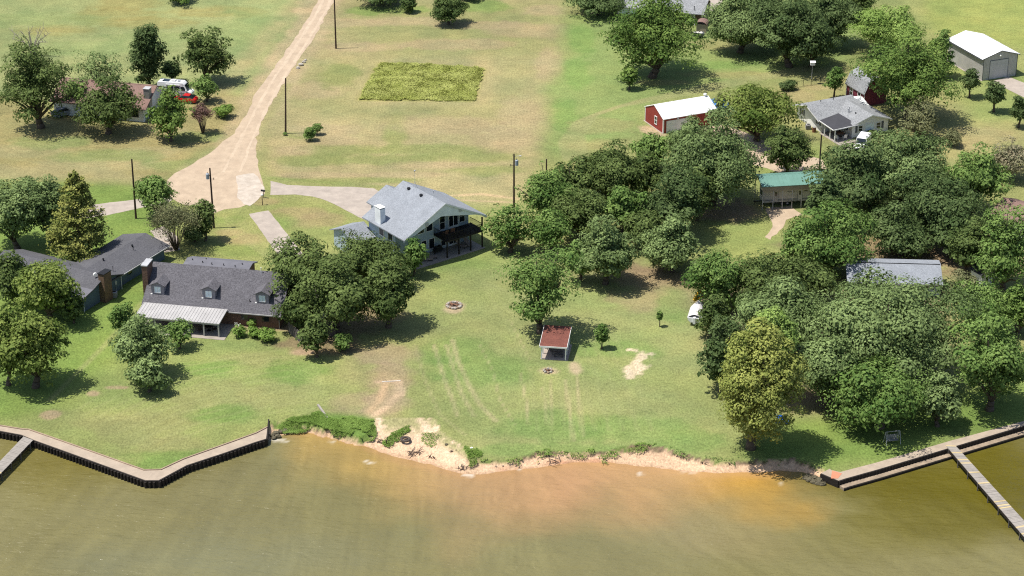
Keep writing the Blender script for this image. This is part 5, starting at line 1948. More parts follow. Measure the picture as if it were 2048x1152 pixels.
# ---- white house
def white_house():
    o = (57.48, 362.51)
    h = house('white_house', o, 25, 'white clapboard house with grey shingle roof and dark flat patio cover')
    b = MB()
    gable_body(b, 0, 8, 0, 7.2, 2.25, 3.35, 'y', 3.75)
    gable_body(b, -3.4, 7.0, 4.2, 12.1, 2.25, 3.6, 'x', 8.15)
    b.build('wall', 'white', h)
    ze = 2.35
    rf = MB()
    # main roof: gable at the left, hip at the right; front gable wing
    rf.add([(-4.3, 3.8, ze), (-4.3, 8.15, 3.85), (5.0, 8.15, 3.85), (7.7, 12.4, ze), (-4.3, 12.4, ze), (7.7, 3.8, ze),
            (-4.3, 3.8, ze - .12), (-4.3, 8.15, 3.73), (5.0, 8.15, 3.73), (7.7, 12.4, ze - .12), (-4.3, 12.4, ze - .12), (7.7, 3.8, ze - .12)],
           [(0, 5, 2, 1), (1, 2, 3, 4), (2, 5, 3), (6, 7, 8, 11), (7, 10, 9, 8), (8, 9, 11), (0, 6, 11, 5), (5, 11, 9, 3), (3, 9, 10, 4), (4, 10, 7, 1), (1, 7, 6, 0)])
    gable_roof(rf, -.45, 8.1, -.45, 7.7, ze + .003, 3.72, 'y', 3.62, .12)
    roof = rf.build('roof', 'shingle_mid', h)
    fa = MB()
    fa.prism([(-.45, -.48, ze), (3.62, -.48, 3.71), (7.7, -.48, ze), (7.7, -.48, ze - .17), (3.62, -.48, 3.52), (-.45, -.48, ze - .17)], (0, .02, 0))
    fa.prism([(-4.33, 3.8, ze), (-4.33, 8.15, 3.84), (-4.33, 12.4, ze), (-4.33, 12.4, ze - .17), (-4.33, 8.15, 3.66), (-4.33, 3.8, ze - .17)], (.02, 0, 0))
    fa.build('fascia', 'white', h)
    # patio cover
    pc = MB()
    q = [(-4.05, -.5, 2.28), (.75, -.55, 2.46), (-.1, 4.3, 2.98), (-4.05, 4.0, 2.42)]
    pc.prism(q, (0, 0, -.09))
    pc.build('patio_cover', 'roll_dark', h)
    ft = MB()
    ft.prism([(-4.1, -.62, 2.30), (.75, -.64, 2.48), (.75, -.64, 2.32), (-4.1, -.62, 2.14)], (0, .08, 0))
    ft.prism([(-4.15, -.5, 2.29), (-4.15, 4.0, 2.43), (-4.15, 4.0, 2.27), (-4.15, -.5, 2.13)], (.08, 0, 0))
    ft.build('cover_trim', 'white', h)
    for x, y in ((-3.7, -.45), (-3.68, 1.05), (-3.7, 2.75)):
        pm = MB()
        pm.box(x - .07, y - .07, 0, x + .07, y + .07, 2.2)
        pm.build('post', 'white', h)
    s = MB()
    s.box(-3.85, -4.6, -.2, -.002, 4.19, .05)
    s.build('patio_slab', 'patio', h)
    # front windows with shutters
    window(h, '-y', 1.25, 2.0, .95, 1.9, 0, sashes=2)
    window(h, '-y', 2.6, 4.3, .95, 1.95, 0, sashes=1, pane='glass_pale')
    window(h, '-y', 4.85, 5.6, .95, 1.9, 0, sashes=2)
    for x in (.62, 5.85):
        m_ = MB()
        m_.box(x, -.05, .8, x + .42, -.002, 2.05)
        m_.build('shutter', 'shed_trim', h)
    for y0, y1 in ((5.0, 5.5), (10.2, 10.7)):
        window(h, '-x', y0, y1, 1.2, 2.0, -3.4, sashes=1)
        for y in (y0 - .5, y1 + .12):
            m_ = MB()
            m_.box(-3.46, y, 1.1, -3.402, y + .36, 2.1)
            m_.build('shutter', 'shed_trim', h)
    window(h, '-x', 1.2, 2.0, .9, 1.9, 0, sashes=1)
    pipe(roof, 1.4, 3.6, 3.0, .75, .07)
    pipe(roof, 1.7, 3.8, 3.05, .95, .07)
    roof_vent(roof, 2.1, 2.4, 3.1, .25)
    pipe(roof, -1.2, 8.3, 3.8, .3, .06, 'black')
    pipe(roof, 1.3, 8.3, 3.8, .3, .06, 'black')
    return o


WH_O = white_house()


# ---- burgundy gambrel shed
def gambrel():
    o = onb(WH_O, 25, 9.9, 17.4)
    h = house('gambrel_shed', (o.x, o.y), 25, 'burgundy barn-style shed with grey gambrel roof and white windows', 'shed')
    L = 5.8
    prof = [(0, 2.6), (.75, 4.35), (2.3, 5.15), (3.85, 4.35), (4.6, 2.6)]
    b = MB()
    b.prism([(0, 0, -.2)] + [(x, 0, z - .12) for x, z in prof] + [(4.6, 0, -.2)], (0, -L, 0))
    b.build('wall', 'burgundy', h)
    r = MB()
    pr_ = [(-.2, 2.35)] + prof[1:4] + [(4.8, 2.35)]
    r.prism([(x, .25, z) for x, z in pr_] + [(x, .25, z - .1) for x, z in pr_[::-1]], (0, -L - .5, 0))
    r.build('roof', 'shingle_mid', h)
    for y in (-2.1, -4.6):
        window(h, '-x', y, y + .75, .9, 2.1, 0, sashes=2, fw=.13)
    for y in (-L - .03, -.12):
        t = MB()
        t.box(-.03, y, 0, -.002, y + .15, 2.3)
        t.build('corner_trim', 'white', h)
    rp = MB()
    rp.prism([(-1.0, -L - 1.7, .3), (.6, -L - 1.7, .3), (.6, -L - 1.3, .3), (-1.0, -L - 1.3, .3)], (0, 0, .08))
    rp.box(-.9, -L - 1.6, 0, -.8, -L - 1.4, .3)
    rp.box(.4, -L - 1.6, 0, .5, -L - 1.4, .3)
    rp.build('step', 'white', h)


gambrel()


# ---- trailer carport
CP_O = (39.47, 332.4)


def carport():
    h = house('carport', CP_O, 8, 'tall open carport with green metal roof over a parked trailer', 'carport')
    r = MB()
    gable_roof(r, -.5, 11.5, -.7, 4.6, 4.0, 4.75, 'x', None, .08)
    for i in range(20):
        x = -.45 + i * .6
        for ya, yb in ((-.69, 1.9), (4.59, 2.0)):
            r.prism([(x, ya, 4.002), (x, yb, 4.751), (x, yb, 4.78), (x, ya, 4.03)], (.05, 0, 0))
    r.build('roof', 'green_metal', h)
    p = MB()
    p.box(-.3, -.62, 3.15, 11.3, -.56, 3.93)
    for i in range(3):
        p.box(-.3, -.635, 3.3 + i * .22, 11.3, -.62, 3.34 + i * .22)
    p.build('side_panel', 'beige', h)
    g = MB()
    for x in (-.3, 11.2):
        g.prism([(x, -.5, 3.9), (x, 4.4, 3.9), (x, 1.95, 4.62)], (.05, 0, 0))
    g.build('gable_panel', 'beige', h)
    for x in (-.25, 1.45, 2.95, 4.5, 6.0, 7.8, 9.6, 11.2):
        for y in (-.55, 4.4):
            pm = MB()
            pm.box(x - .05, y - .05, 0, x + .05, y + .05, 3.9)
            pm.build('post', 'galv', h)
    br = MB()
    br.tube((1.45, -.6, .9), (6.0, -.6, 1.4), .02, .02, 5)
    br.tube((-.25, -.6, 2.0), (1.45, -.6, 1.1), .02, .02, 5)
    br.tube((2.3, -.6, 1.6), (6.0, -.6, 1.2), .02, .02, 5)
    br.build('cable', 'black', h)


carport()


def trailer():
    o = onb(CP_O, 8, .15, 0)
    h = empty('travel_trailer', o, R(8))
    tag(h, 'cream travel trailer parked under the green carport roof', 'trailer')
    b = MB()
    b.prism([(0, .7, .62), (9.6, .7, .62), (9.6, .7, 2.3), (9.2, .7, 3.35), (.25, .7, 3.35), (0, .7, 3.0)], (0, 2.4, 0))
    b.build('body', 'rv_white', h, bevel=.06)
    st = MB()
    st.box(.02, .675, .95, 9.5, .699, 1.05)
    st.box(.02, .675, 1.12, 9.5, .699, 1.16)
    st.box(3.9, .675, 2.35, 5.1, .699, 2.42)
    st.build('stripe', 'grey_paint', h)
    for x in (1.7, 5.6):
        d_ = MB()
        d_.box(x, .66, .72, x + .72, .698, 2.65)
        dd = d_.build('door', 'rv_white', h)
        w = MB()
        w.box(x + .17, .64, 1.75, x + .55, .659, 2.4)
        w.build('pane', 'glass', dd)
        f = MB()
        for (a, c_) in ((x - .05, x), (x + .72, x + .77)):
            f.box(a, .65, .7, c_, .699, 2.72)
        f.box(x - .05, .65, 2.651, x + .77, .699, 2.72)
        f.build('door_frame', 'grey_paint', dd)
    for (a, c_, z0, z1) in ((6.6, 7.1, 2.25, 2.45), (7.6, 8.6, 1.9, 2.5)):
        w = MB()
        w.box(a, .67, z0, c_, .698, z1)
        w.build('window', 'glass', h)
    w = MB()
    w.box(-.02, 1.1, 1.6, .001, 2.6, 2.4)
    w.build('window', 'glass', h)
    for x in (3.1, 4.0):
        for y in (.75, 2.85):
            wh = MB()
            wh.tube((x, y, .34), (x, y + .2, .34), .34, .34, 14)
            wl = wh.build('wheel', 'rubber', h)
            hb = MB()
            hb.tube((x, y - .012, .34), (x, y - .002, .34), .17, .17, 10)
            hb.build('hub', 'galv', wl)
    fr = MB()
    fr.box(-1.2, 1.8, .45, 9.4, 2.0, .6)
    fr.tube((-1.0, 1.9, 0), (-1.0, 1.9, .6), .05, .05, 6)
    fr.build('tow_frame', 'black', h)


trailer()


# ---- long grey shed roof on the right
def grey_shed():
    o = (62.0, 301.4)
    h = house('garden_shed', o, -3.5, 'long pale shed with grey shingle roof among the dark trees on the right', 'shed')
    b = MB()
    gable_body(b, -13.0, -.15, -1.0, 4.2, 2.1, 3.1, 'x', 2.3)
    b.build('wall', 'pale_blue', h)
    r = MB()
    gable_roof(r, -13.5, .25, -1.75, 4.7, 2.25, 3.55, 'x', 2.55, .12, 3.2)
    roof = r.build('roof', 'shingle_lt', h)
    rc = MB()
    rc.box(-13.4, 2.36, 3.50, .15, 2.46, 3.59)
    rc.build('ridge_vent', 'black', roof)
    for x in (-2.7, -7.5):
        window(h, '-y', x, x + .9, .9, 1.7, -1.0, sashes=1)
    f = MB()
    f.box(-13.5, -1.79, 2.06, .25, -1.752, 2.24)
    f.build('fascia', 'galv', h)


grey_shed()


# ---- brown-roofed house, upper left
def brown_house():
    o = (-63.1, 368.8)
    h = house('ranch_house', o, -13.7, 'low whitish house with dusty brown roof behind the left-hand trees')
    b = MB()
    gable_body(b, -17, -.4, .9, 10.9, 2.55, 4.7, 'x', 5.9)
    b.build('wall', 'white_wall', h)
    r = MB()
    gable_roof(r, -17.5, .3, .2, 11.6, 2.6, 4.95, 'x', 5.9, .15)
    roof = r.build('roof', 'shingle_brown', h)
    rc = MB()
    rc.box(-17.4, 5.8, 4.93, .2, 6.0, 5.0)
    rc.build('ridge_cap', 'stone_tan', roof)
    c = MB()
    c.box(-.95, 2.7, 2.0, .05, 3.9, 5.35)
    ch = c.build('chimney', 'aircon', h)
    c = MB()
    c.box(-1.02, 2.63, 5.351, .12, 3.97, 5.45)
    c.build('cap', 'galv', ch)
    window(h, '-y', -3.9, -1.3, .8, 2.1, .9, sashes=1, bars=2)
    window(h, '-y', -8.0, -6.2, .8, 2.1, .9, sashes=1, bars=2)
    window(h, '+x', 3.0, 4.2, 1.0, 2.1, -.4, sashes=1)
    w = MB()
    w.prism([(.31, 6.6, 2.3), (2.0, 6.6, 2.3), (2.0, 9.0, 2.45), (.31, 9.0, 2.45)], (0, 0, -.12))
    w.build('porch_roof', 'shingle_brown', h)
    for x, y in ((1.8, 6.8), (1.8, 8.8)):
        pm = MB()
        pm.box(x - .06, y - .06, 0, x + .06, y + .06, 2.2)
        pm.build('post', 'white', h)
    return o


BR_O = brown_house()


# ---- farmhouse at the top
def farmhouse():
    e = gp(1405.7, 29.3, 2.4)
    h = house('farmhouse', (e.x, e.y), -16.5, 'long brick and white farmhouse with grey roof at the top edge')
    b = MB()
    gable_body(b, -16.9, -.45, .5, 9.0, 2.3, 4.0, 'x')
    b.build('wall', 'brick', h)
    r = MB()
    gable_roof(r, -17.7, .2, -.1, 9.6, 2.42, 4.3, 'x', None, .14)
    roof = r.build('roof', 'shingle_mid', h)
    p = MB()
    p.box(-16.9, .46, .85, -13.2, .498, 2.2)
    pn = p.build('white_panel', 'white', h)
    window(pn, '-y', -16.4, -14.9, 1.0, 2.0, .46, bars=2, sashes=1, pane='glass_pale')
    window(pn, '-y', -14.3, -13.5, 1.0, 2.0, .46, sashes=1, pane='glass_pale')
    window(h, '-y', -3.4, -2.0, .5, 1.9, .5, sashes=1)
    s = MB()
    s.box(-.448, .52, -.2, -.40, 8.98, 2.2)
    sd = s.build('side_wall', 'beige', h)
    for y in (2.6, 5.5):
        window(sd, '+x', y, y + .8, .9, 1.9, -.40, sashes=1, frame='beige')
    pm = MB()
    pm.box(-1.7, .2, 0, -1.55, .35, 2.35)
    pm.build('post', 'white', h)
    for x, y in ((-5.2, 1.8), (-1.9, .9)):
        pipe(roof, x, y, 2.9, .7, .07, 'black')


farmhouse()


def small_awning():
    o = gp(1402, 66)
    h = house('garden_shed', (o.x, o.y), -16, 'tiny pale shed with rusty curved roof right of the great round pecan', 'shed')
    b = MB()
    b.box(-.95, 0, 0, .95, 1.8, 1.7)
    b.build('wall', 'beige', h)
    r = MB()
    prof = [(1.15 * math.cos(R(a)), 1.55 + .75 * math.sin(R(a))) for a in range(0, 181, 20)]
    r.prism([(x, -.2, z) for x, z in prof] + [(x * .95, -.2, z - .05) for x, z in prof[::-1]], (0, 2.3, 0))
    r.build('roof', 'shingle_brown', h)


small_awning()


def right_roof():
    h = house('cottage', (75.95, 327.6), -41, 'cottage with dusty pink-brown roof at the right edge')
    b = MB()
    gable_body(b, .4, 14, -3.4, 3.4, 2.4, 3.7, 'x')
    b.build('wall', 'white_wall', h)
    r = MB()
    gable_roof(r, 0, 14.5, -4.0, 4.0, 2.5, 4.0, 'x')
    r.build('roof', 'shingle_brown', h)
    window(h, '-y', 3, 4.2, 1, 2, -3.4)


right_roof()


def white_shack():
    o = gp(1962, 574)
    h = house('playhouse', (o.x, o.y), 30, 'small whitewashed hut half hidden by elms right of the grey shed', 'hut')
    b = MB()
    gable_body(b, 0, 2.4, 0, 2.0, 1.9, 2.5, 'y')
    b.build('wall', 'white', h)
    r = MB()
    gable_roof(r, -.2, 2.6, -.2, 2.2, 1.95, 2.65, 'y', None, .08)
    r.build('roof', 'roll_dark', h)
    window(h, '-y', .7, 1.2, .9, 1.5, 0, sashes=1)


white_shack()


# ---- picnic shelter
def shelter():
    o = gp(1060 + 190 / 8.8625, 630 + 785 / 8.8625)
    h = house('picnic_shelter', o, -8, 'open picnic shelter with rusty red roof and white posts on a slab', 'shelter')
    D = 4.9
    s = MB()
    s.box(-.05, 0, -.2, 3.75, D, .07)
    s.build('slab', 'concrete', h)
    r = MB()
    z0, z1 = 2.15, 2.75
    r.prism([(-.15, -.2, z0), (-.15, D + .2, z1), (-.15, D + .2, z1 - .1), (-.15, -.2, z0 - .1)], (3.75, 0, 0))
    r.build('roof', 'shingle_red', h)
    f = MB()
    f.box(-.2, -.25, z0 - .2, 3.65, -.202, z0 + .02)
    f.prism([(-.2, -.25, z0 + .02), (-.2, D + .2, z1 + .02), (-.2, D + .2, z1 - .16), (-.2, -.25, z0 - .16)], (.048, 0, 0))
    f.prism([(3.602, -.25, z0 + .02), (3.602, D + .2, z1 + .02), (3.602, D + .2, z1 - .16), (3.602, -.25, z0 - .16)], (.048, 0, 0))
    f.build('fascia', 'white', h)
    for x in (.1, 3.4):
        for y in (.1, 1.65, 3.2, D - .1):
            pm = MB()
            pm.box(x - .07, y - .07, .07, x + .07, y + .07, z0 - .12 + (y / D) * (z1 - z0))
            pm.build('post', 'white', h)
    w = MB()
    for k in range(3):
        w.box(3.36, 1.75, .5 + k * .45, 3.44, D - .2, .62 + k * .45)
    w.build('rail', 'white', h)
    w = MB()
    w.box(.1, D - .12, .07, 3.4, D - .05, 1.3)
    w.build('back_panel', 'white_wall', h)
    t = empty('picnic_table', onb(o, -8, 1.9, 2.3, .07), R(-8 + 8))
    tag(t, 'brown wooden picnic table under the red shelter roof', 'table')
    m_ = MB()
    for k in range(4):
        m_.box(-.85, -.36 + k * .185, .70, .85, -.20 + k * .185, .74)
    m_.build('tabletop', 'fence_wood', t)
    for y in (-.75, .75):
        b = MB()
        b.box(-.85, y - .13, .40, .85, y + .13, .44)
        b.build('bench', 'fence_wood', t)
    for x in (-.6, .6):
        l_ = MB()
        l_.tube((x, -.75, 0), (x, -.25, .70), .045, .045, 5)
        l_.tube((x, .75, 0), (x, .25, .70), .045, .045, 5)
        l_.box(x - .03, -.8, .34, x + .03, .8, .40)
        l_.build('leg', 'fence_wood', t)
    b = empty('bench', onb(o, -8, 2.35, .9, .07), R(-8))
    tag(b, 'low plank bench at the open front of the picnic shelter', 'bench')
    m_ = MB()
    m_.box(-.62, -.2, .38, .62, .2, .43)
    m_.build('seat', 'fence_wood', b)
    for x in (-.5, .5):
        l_ = MB()
        l_.box(x - .04, -.18, 0, x + .04, .18, .38)
        l_.build('leg', 'deck', b)
    c = empty('chair', onb(o, -8, .85, 2.9, .07), R(60))
    tag(c, 'dark garden chair at the left of the picnic shelter', 'chair')
    m_ = MB()
    m_.box(-.25, -.25, .38, .25, .25, .43)
    m_.build('seat', 'deck', c)
    m_ = MB()
    m_.prism([(-.25, .22, .43), (.25, .22, .43), (.25, .36, .95), (-.25, .36, .95)], (0, .04, 0))
    m_.build('backrest', 'deck', c)
    for x, y in ((-.22, -.22), (.22, -.22), (-.22, .22), (.22, .22)):
        l_ = MB()
        l_.box(x - .025, y - .025, 0, x + .025, y + .025, .38)
        l_.build('leg', 'deck', c)


shelter()


# ------------------------------------------------------------------ utility poles
def upole(foot, top, label, transformer=None, arm=False):
    """foot or top in survey pixels"""
    H = 10.0
    b = gp(*foot) if foot else gp(*top, H).to_2d().to_3d()
    root = empty('utility_pole', b)
    tag(root, label, 'utility pole', 'wooden utility poles')
    lean = Vector((0, 0, H))
    if foot and top:
        t = gp(*top, H)
        lean = Vector((max(-.5, min(.5, t.x - b.x)), 0, H))
    m_ = MB()
    m_.tube((0, 0, -.5), lean, .17, .115, 10)
    m_.build('shaft', 'pole', root, smooth=False)
    if transformer:
        s, f = transformer
        c = lean * f
        t = MB()
        t.tube((c.x + s * .42, -.05, c.z - .45), (c.x + s * .42, -.05, c.z + .35), .27, .27, 14)
        t.tube((c.x + s * .42, -.05, c.z + .35), (c.x + s * .42, -.05, c.z + .45), .27, .16, 14)
        tr = t.build('transformer', 'silver', root)
        t = MB()
        t.tube((c.x, -.05, c.z + .1), (c.x + s * .2, -.05, c.z + .1), .05, .05, 6)
        t.tube((c.x + s * .42, -.05, c.z + .45), (c.x + s * .42, -.05, c.z + .68), .04, .03, 6)
        t.build('bushing', 'black', tr)
        k = MB()
        k.tube((c.x, 0, c.z - .5), (c.x - s * .5, 0, c.z - .5), .03, .03, 5)
        k.tube((c.x - s * .5, 0, c.z - .65), (c.x - s * .5, 0, c.z - .3), .06, .06, 6)
        k.build('cutout', 'black', root)
    if arm:
        t = MB()
        t.tube((lean.x, 0, 9.6), (lean.x + .9, -.1, 9.75), .03, .03, 5)
        t.blob((lean.x + 1.0, -.1, 9.72), (.22, .12, .08), 2, 8, 5, 0)
        t.build('lamp_arm', 'galv', root)
    return root


upole((272, 437), (263, 319), 'plain leaning pole beside the bright rounded tree, left of the turnaround')
upole((571, 267), (571, 157), 'plain pole with green weeds at its foot beside the gravel road')
upole((428, 456), (419, 338), 'reddish pole carrying a grey transformer on its left, at the turnaround', (-1, .87))
upole(None, (1028, 308), 'dark pole with transformer on its right, at the meadow edge by the airy elm', (1, .86), True)
upole((672, 97), None, 'plain pole cut by the top edge beside the gravel road')
upole(None, (1643, 270), 'pole below the white house patio, its foot behind the live oaks')
b_ = gp(1093, 318, 6.0)
r_ = empty('utility_pole', (b_.x, b_.y, 0))
tag(r_, 'short bare pole tip showing over the elm at the meadow edge', 'utility pole', 'wooden utility poles')
MB().tube((0, 0, -.3), (0, 0, 6), .13, .10, 8).build('shaft', 'pole', r_)


# ------------------------------------------------------------------ vehicles
def wheels(root, xs, w, r=.34, t=.22):
    for x in xs:
        for s in (-1, 1):
            m_ = MB()
            m_.tube((x, s * (w / 2 - t), r), (x, s * (w / 2 + .01), r), r, r, 16)
            wl = m_.build('wheel', 'rubber', root)
            m_ = MB()
            m_.tube((x, s * (w / 2 + .012), r), (x, s * (w / 2 + .025), r), r * .6, r * .55, 12)
            m_.build('rim', 'galv', wl)


def body_mesh(sections, n=None):
    """loft: list of (x, halfwidth_low, z_low, halfwidth_mid, z_mid, halfwidth_top, z_top)"""
    mb = MB()
    rings = []
    for (x, wl, zl, wm, zm, wt, zt) in sections:
        rings.append([(x, -wl, zl), (x, -wm, zm), (x, -wt, zt), (x, wt, zt), (x, wm, zm), (x, wl, zl)])
    for rg in rings:
        mb.v += rg
    m_ = 6
    for i in range(len(rings) - 1):
        for j in range(m_):
            a, b = i * m_ + j, i * m_ + (j + 1) % m_
            mb.f.append((a, b, b + m_, a + m_))
    mb.f.append(tuple(range(m_)))
    mb.f.append(tuple(range((len(rings) - 1) * m_, len(rings) * m_)))
    return mb


def camper_van():
    ang = R(-13)
    c = gp(352, 191)
    v = empty('camper_van', c, ang)
    tag(v, 'white high-roof camper van with grey side stripes behind the brown roof', 'camper van')
    b = body_mesh([(-3.05, .86, .42, .90, 1.3, .80, 2.55), (-2.9, .95, .38, .99, 1.3, .86, 2.72), (1.55, .97, .36, .99, 1.3, .86, 2.74), (1.95, .97, .36, .99, 1.3, .76, 2.45), (2.55, .96, .36, .99, 1.28, .90, 1.34), (3.05, .90, .40, .90, 1.02, .84, 1.10), (3.2, .80, .48, .82, .80, .78, .90)])
    b.build('body', 'white_car', v, bevel=.05)
    g = MB()
    g.prism([(2.02, -.72, 2.36), (2.52, -.86, 1.42), (2.52, .86, 1.42), (2.02, .72, 2.36)], (.05, 0, .03))
    g.build('windshield', 'glass', v)
    for s in (-1, 1):
        for x0, x1 in ((-1.25, -.05), (.15, 1.1), (1.35, 2.05)):
            m_ = MB()
            y = s * .985
            m_.prism([(x0, s * .975, 1.42), (x1 + (.25 if x1 > 2 else 0), s * .975, 1.42), (x1 - (.08 if x1 > 2 else 0), s * .915, 2.08), (x0, s * .915, 2.08)], (0, s * .035, 0.01))
            m_.build('window', 'glass', v)
        m_ = MB()
        m_.box(-2.8, s * .992, .86, 2.4, s * 1.003, .96)
        m_.box(-2.8, s * .994, 1.04, -.6, s * 1.004, 1.10)
        m_.prism([(-2.85, s * .992, 1.2), (-2.4, s * .99, 1.2), (-2.75, s * .97, 1.9), (-2.85, s * .97, 1.9)], (0, s * .012, 0))
        m_.build('stripe', 'grey_paint', v)
        m_ = MB()
        m_.box(2.25, s * 1.0, 1.35, 2.45, s * 1.2, 1.6)
        m_.build('mirror', 'white_car', v)
        m_ = MB()
        m_.box(3.0, s * .5, .85, 3.21, s * .8, 1.0)
        m_.build('headlight', 'glass_pale', v)
    m_ = MB()
    m_.box(-1.4, -1.02, 2.25, 1.2, -.90, 2.40)
    m_.build('awning', 'white', v)
    m_ = MB()
    m_.box(-.6, -.35, 2.74, .15, .4, 2.98)
    m_.build('air_conditioner', 'white', v, bevel=.05)
    m_ = MB()
    m_.box(-2.2, -.55, 2.745, -1.0, .55, 2.79)
    m_.build('solar_panel', 'glass', v)
    m_ = MB()
    m_.box(.55, -.25, 2.745, 1.0, .25, 2.83)
    m_.build('roof_hatch', 'grey_paint', v)
    wheels(v, (-1.8, 2.2), 1.96)


def sedan(name, loc, ang, label, paint, cat='car'):
    v = empty(name, loc, ang)
    tag(v, label, cat)
    b = body_mesh([(-2.25, .72, .38, .74, .62, .70, .82), (-2.05, .82, .26, .86, .66, .78, .94), (-1.2, .86, .22, .90, .68, .80, 1.0), (1.0, .86, .22, .90, .68, .80, .96), (1.9, .82, .24, .86, .60, .74, .78), (2.2, .66, .34, .70, .52, .60, .66)])
    b.build('body', paint, v, bevel=.04)
    c = body_mesh([(-1.75, .74, .93, .73, .95, .72, .97), (-1.0, .76, .93, .70, 1.2, .60, 1.38), (.05, .76, .93, .70, 1.22, .60, 1.42), (.95, .76, .93, .74, .96, .72, .98)])
    c.build('cabin', 'glass', v)
    r = MB()
    r.prism([(-1.05, -.62, 1.385), (.1, -.62, 1.425), (.1, .62, 1.425), (-1.05, .62, 1.385)], (0, 0, .03))
    r.build('roof', paint, v, bevel=.01)
    for s in (-1, 1):
        m_ = MB()
        m_.box(1.85, s * .45, .56, 2.1, s * .72, .72)
        m_.build('headlight', 'glass_pale', v)
        m_ = MB()
        m_.box(-2.262, s * .4, .6, -2.2, s * .7, .76)
        m_.build('tail_light', 'red_car', v)
        m_ = MB()
        m_.box(.6, s * .86, .93, .8, s * 1.0, 1.06)
        m_.build('mirror', paint, v)
    wheels(v, (-1.35, 1.4), 1.78, .32)
    return v


camper_van()
_c = gp(370, 204)
sedan('red_car', (_c.x, _c.y, 0), R(168), 'bright red car parked beside the camper van under a small tree', 'red_car')
_c = gp(128, 230)
sedan('grey_car', (_c.x, _c.y, 0), R(38), 'silver grey car in the shade between the broad dark oak and the house', 'silver')


def pickup():
    p = gp(1724, 296)
    v = empty('truck', p, R(248))
    tag(v, 'white vehicle by the white house patio, partly behind the live oak', 'truck')
    b = body_mesh([(-2.5, .85, .45, .9, .8, .86, 1.9), (-2.3, .9, .4, .95, .9, .88, 2.05), (.6, .9, .4, .95, .9, .86, 2.05), (1.2, .9, .4, .95, .9, .8, 1.2), (2.3, .86, .42, .9, .8, .78, 1.05), (2.5, .7, .5, .75, .75, .7, .9)])
    b.build('body', 'white_car', v, bevel=.06)
    g = MB()
    g.prism([(.68, -.75, 1.95), (1.16, -.82, 1.27), (1.16, .82, 1.27), (.68, .75, 1.95)], (.06, 0, .03))
    g.build('windshield', 'glass', v)
    for s in (-1, 1):
        m_ = MB()
        m_.box(-.4, s * .92, 1.25, .55, s * .945, 1.8)
        m_.build('window', 'glass', v)
    wheels(v, (-1.6, 1.6), 1.86, .36)


pickup()


def boat(px, py, ang, L, label, covered=True):
    p = gp(px, py)
    v = empty('boat', p, ang)
    tag(v, label, 'boat')
    secs = []
    for i in range(9):
        f = i / 8
        x = -L / 2 + L * f
        w = 1.0 * (1 - max(0, (f - .55) / .45) ** 2.2) + .03
        z0 = .55 + .35 * max(0, (f - .6) / .4) ** 2
        secs.append((x, w * .55, z0, w * .95, z0 + .35, w, 1.25 + .12 * f))
    b = body_mesh(secs)
    b.build('hull', 'white_car', v, bevel=.03)
    if covered:
        c = MB()
        rnd = random.Random(3)
        n, m_ = 12, 7
        vs = []
        for i in range(n + 1):
            f = i / n
            x = -L / 2 + .1 + (L - .3) * f
            w = (1.0 * (1 - max(0, (f - .55) / .45) ** 2.2) + .03) * 1.03
            for j in range(m_):
                t = j / (m_ - 1) * 2 - 1
                h = .75 * (1 - t * t) * (1 - abs(f - .45) * .9) + rnd.uniform(-.05, .05) * (1 - abs(t))
                vs.append((x, w * t, 1.28 + .12 * f + max(h, 0)))
        fs = [(i * m_ + j, i * m_ + j + 1, (i + 1) * m_ + j + 1, (i + 1) * m_ + j) for i in range(n) for j in range(m_ - 1)]
        c.add(vs, fs)
        co = c.build('cover', 'cover', v)
        md = co.modifiers.new('thick', 'SOLIDIFY')
        md.thickness = .03
    o_ = MB()
    o_.box(-L / 2 - .45, -.2, .5, -L / 2 + .02, .2, 1.5)
    o_.build('outboard_motor', 'white_car', v, bevel=.05)
    fr = MB()
    for s in (-1, 1):
        fr.tube((-L / 2, s * .55, .48), (L / 2 - .5, s * .35, .5), .05, .05, 6)
    fr.tube((L / 2 - .6, 0, .5), (L / 2 + 1.0, 0, .45), .05, .05, 6)
    fr.tube((L / 2 + .9, 0, 0), (L / 2 + .9, 0, .5), .04, .04, 6)
    fr.build('trailer_frame', 'galv', v)
    for s in (-1, 1):
        m_ = MB()
        m_.tube((-.6, s * .85, .3), (-.6, s * 1.05, .3), .3, .3, 14)
        m_.build('wheel', 'rubber', v)
    return v


bt = boat(1394, 636, R(78), 5.4, 'white covered boat on a trailer at the lawn edge, yellow float behind')
yf = empty('inflatable', gp(1400, 610, 0) + Vector((0, 0, 0)), R(20))
tag(yf, 'yellow and white inflatable leaning behind the covered boat', 'inflatable')
m_ = MB()
m_.tube((-1.0, 0, .9), (0, .4, 2.1), .2, .2, 10).tube((0, .4, 2.1), (1.2, .3, 1.2), .2, .2, 10).tube((-1.0, 0, .9), (1.2, .3, 1.2), .2, .2, 10)
m_.build('tube', 'yellow', yf)
m_ = MB()
m_.prism([(-1.0, .02, .9), (1.2, .32, 1.2), (0, .42, 2.1)], (0, .06, 0))
m_.build('panel', 'cover', yf)


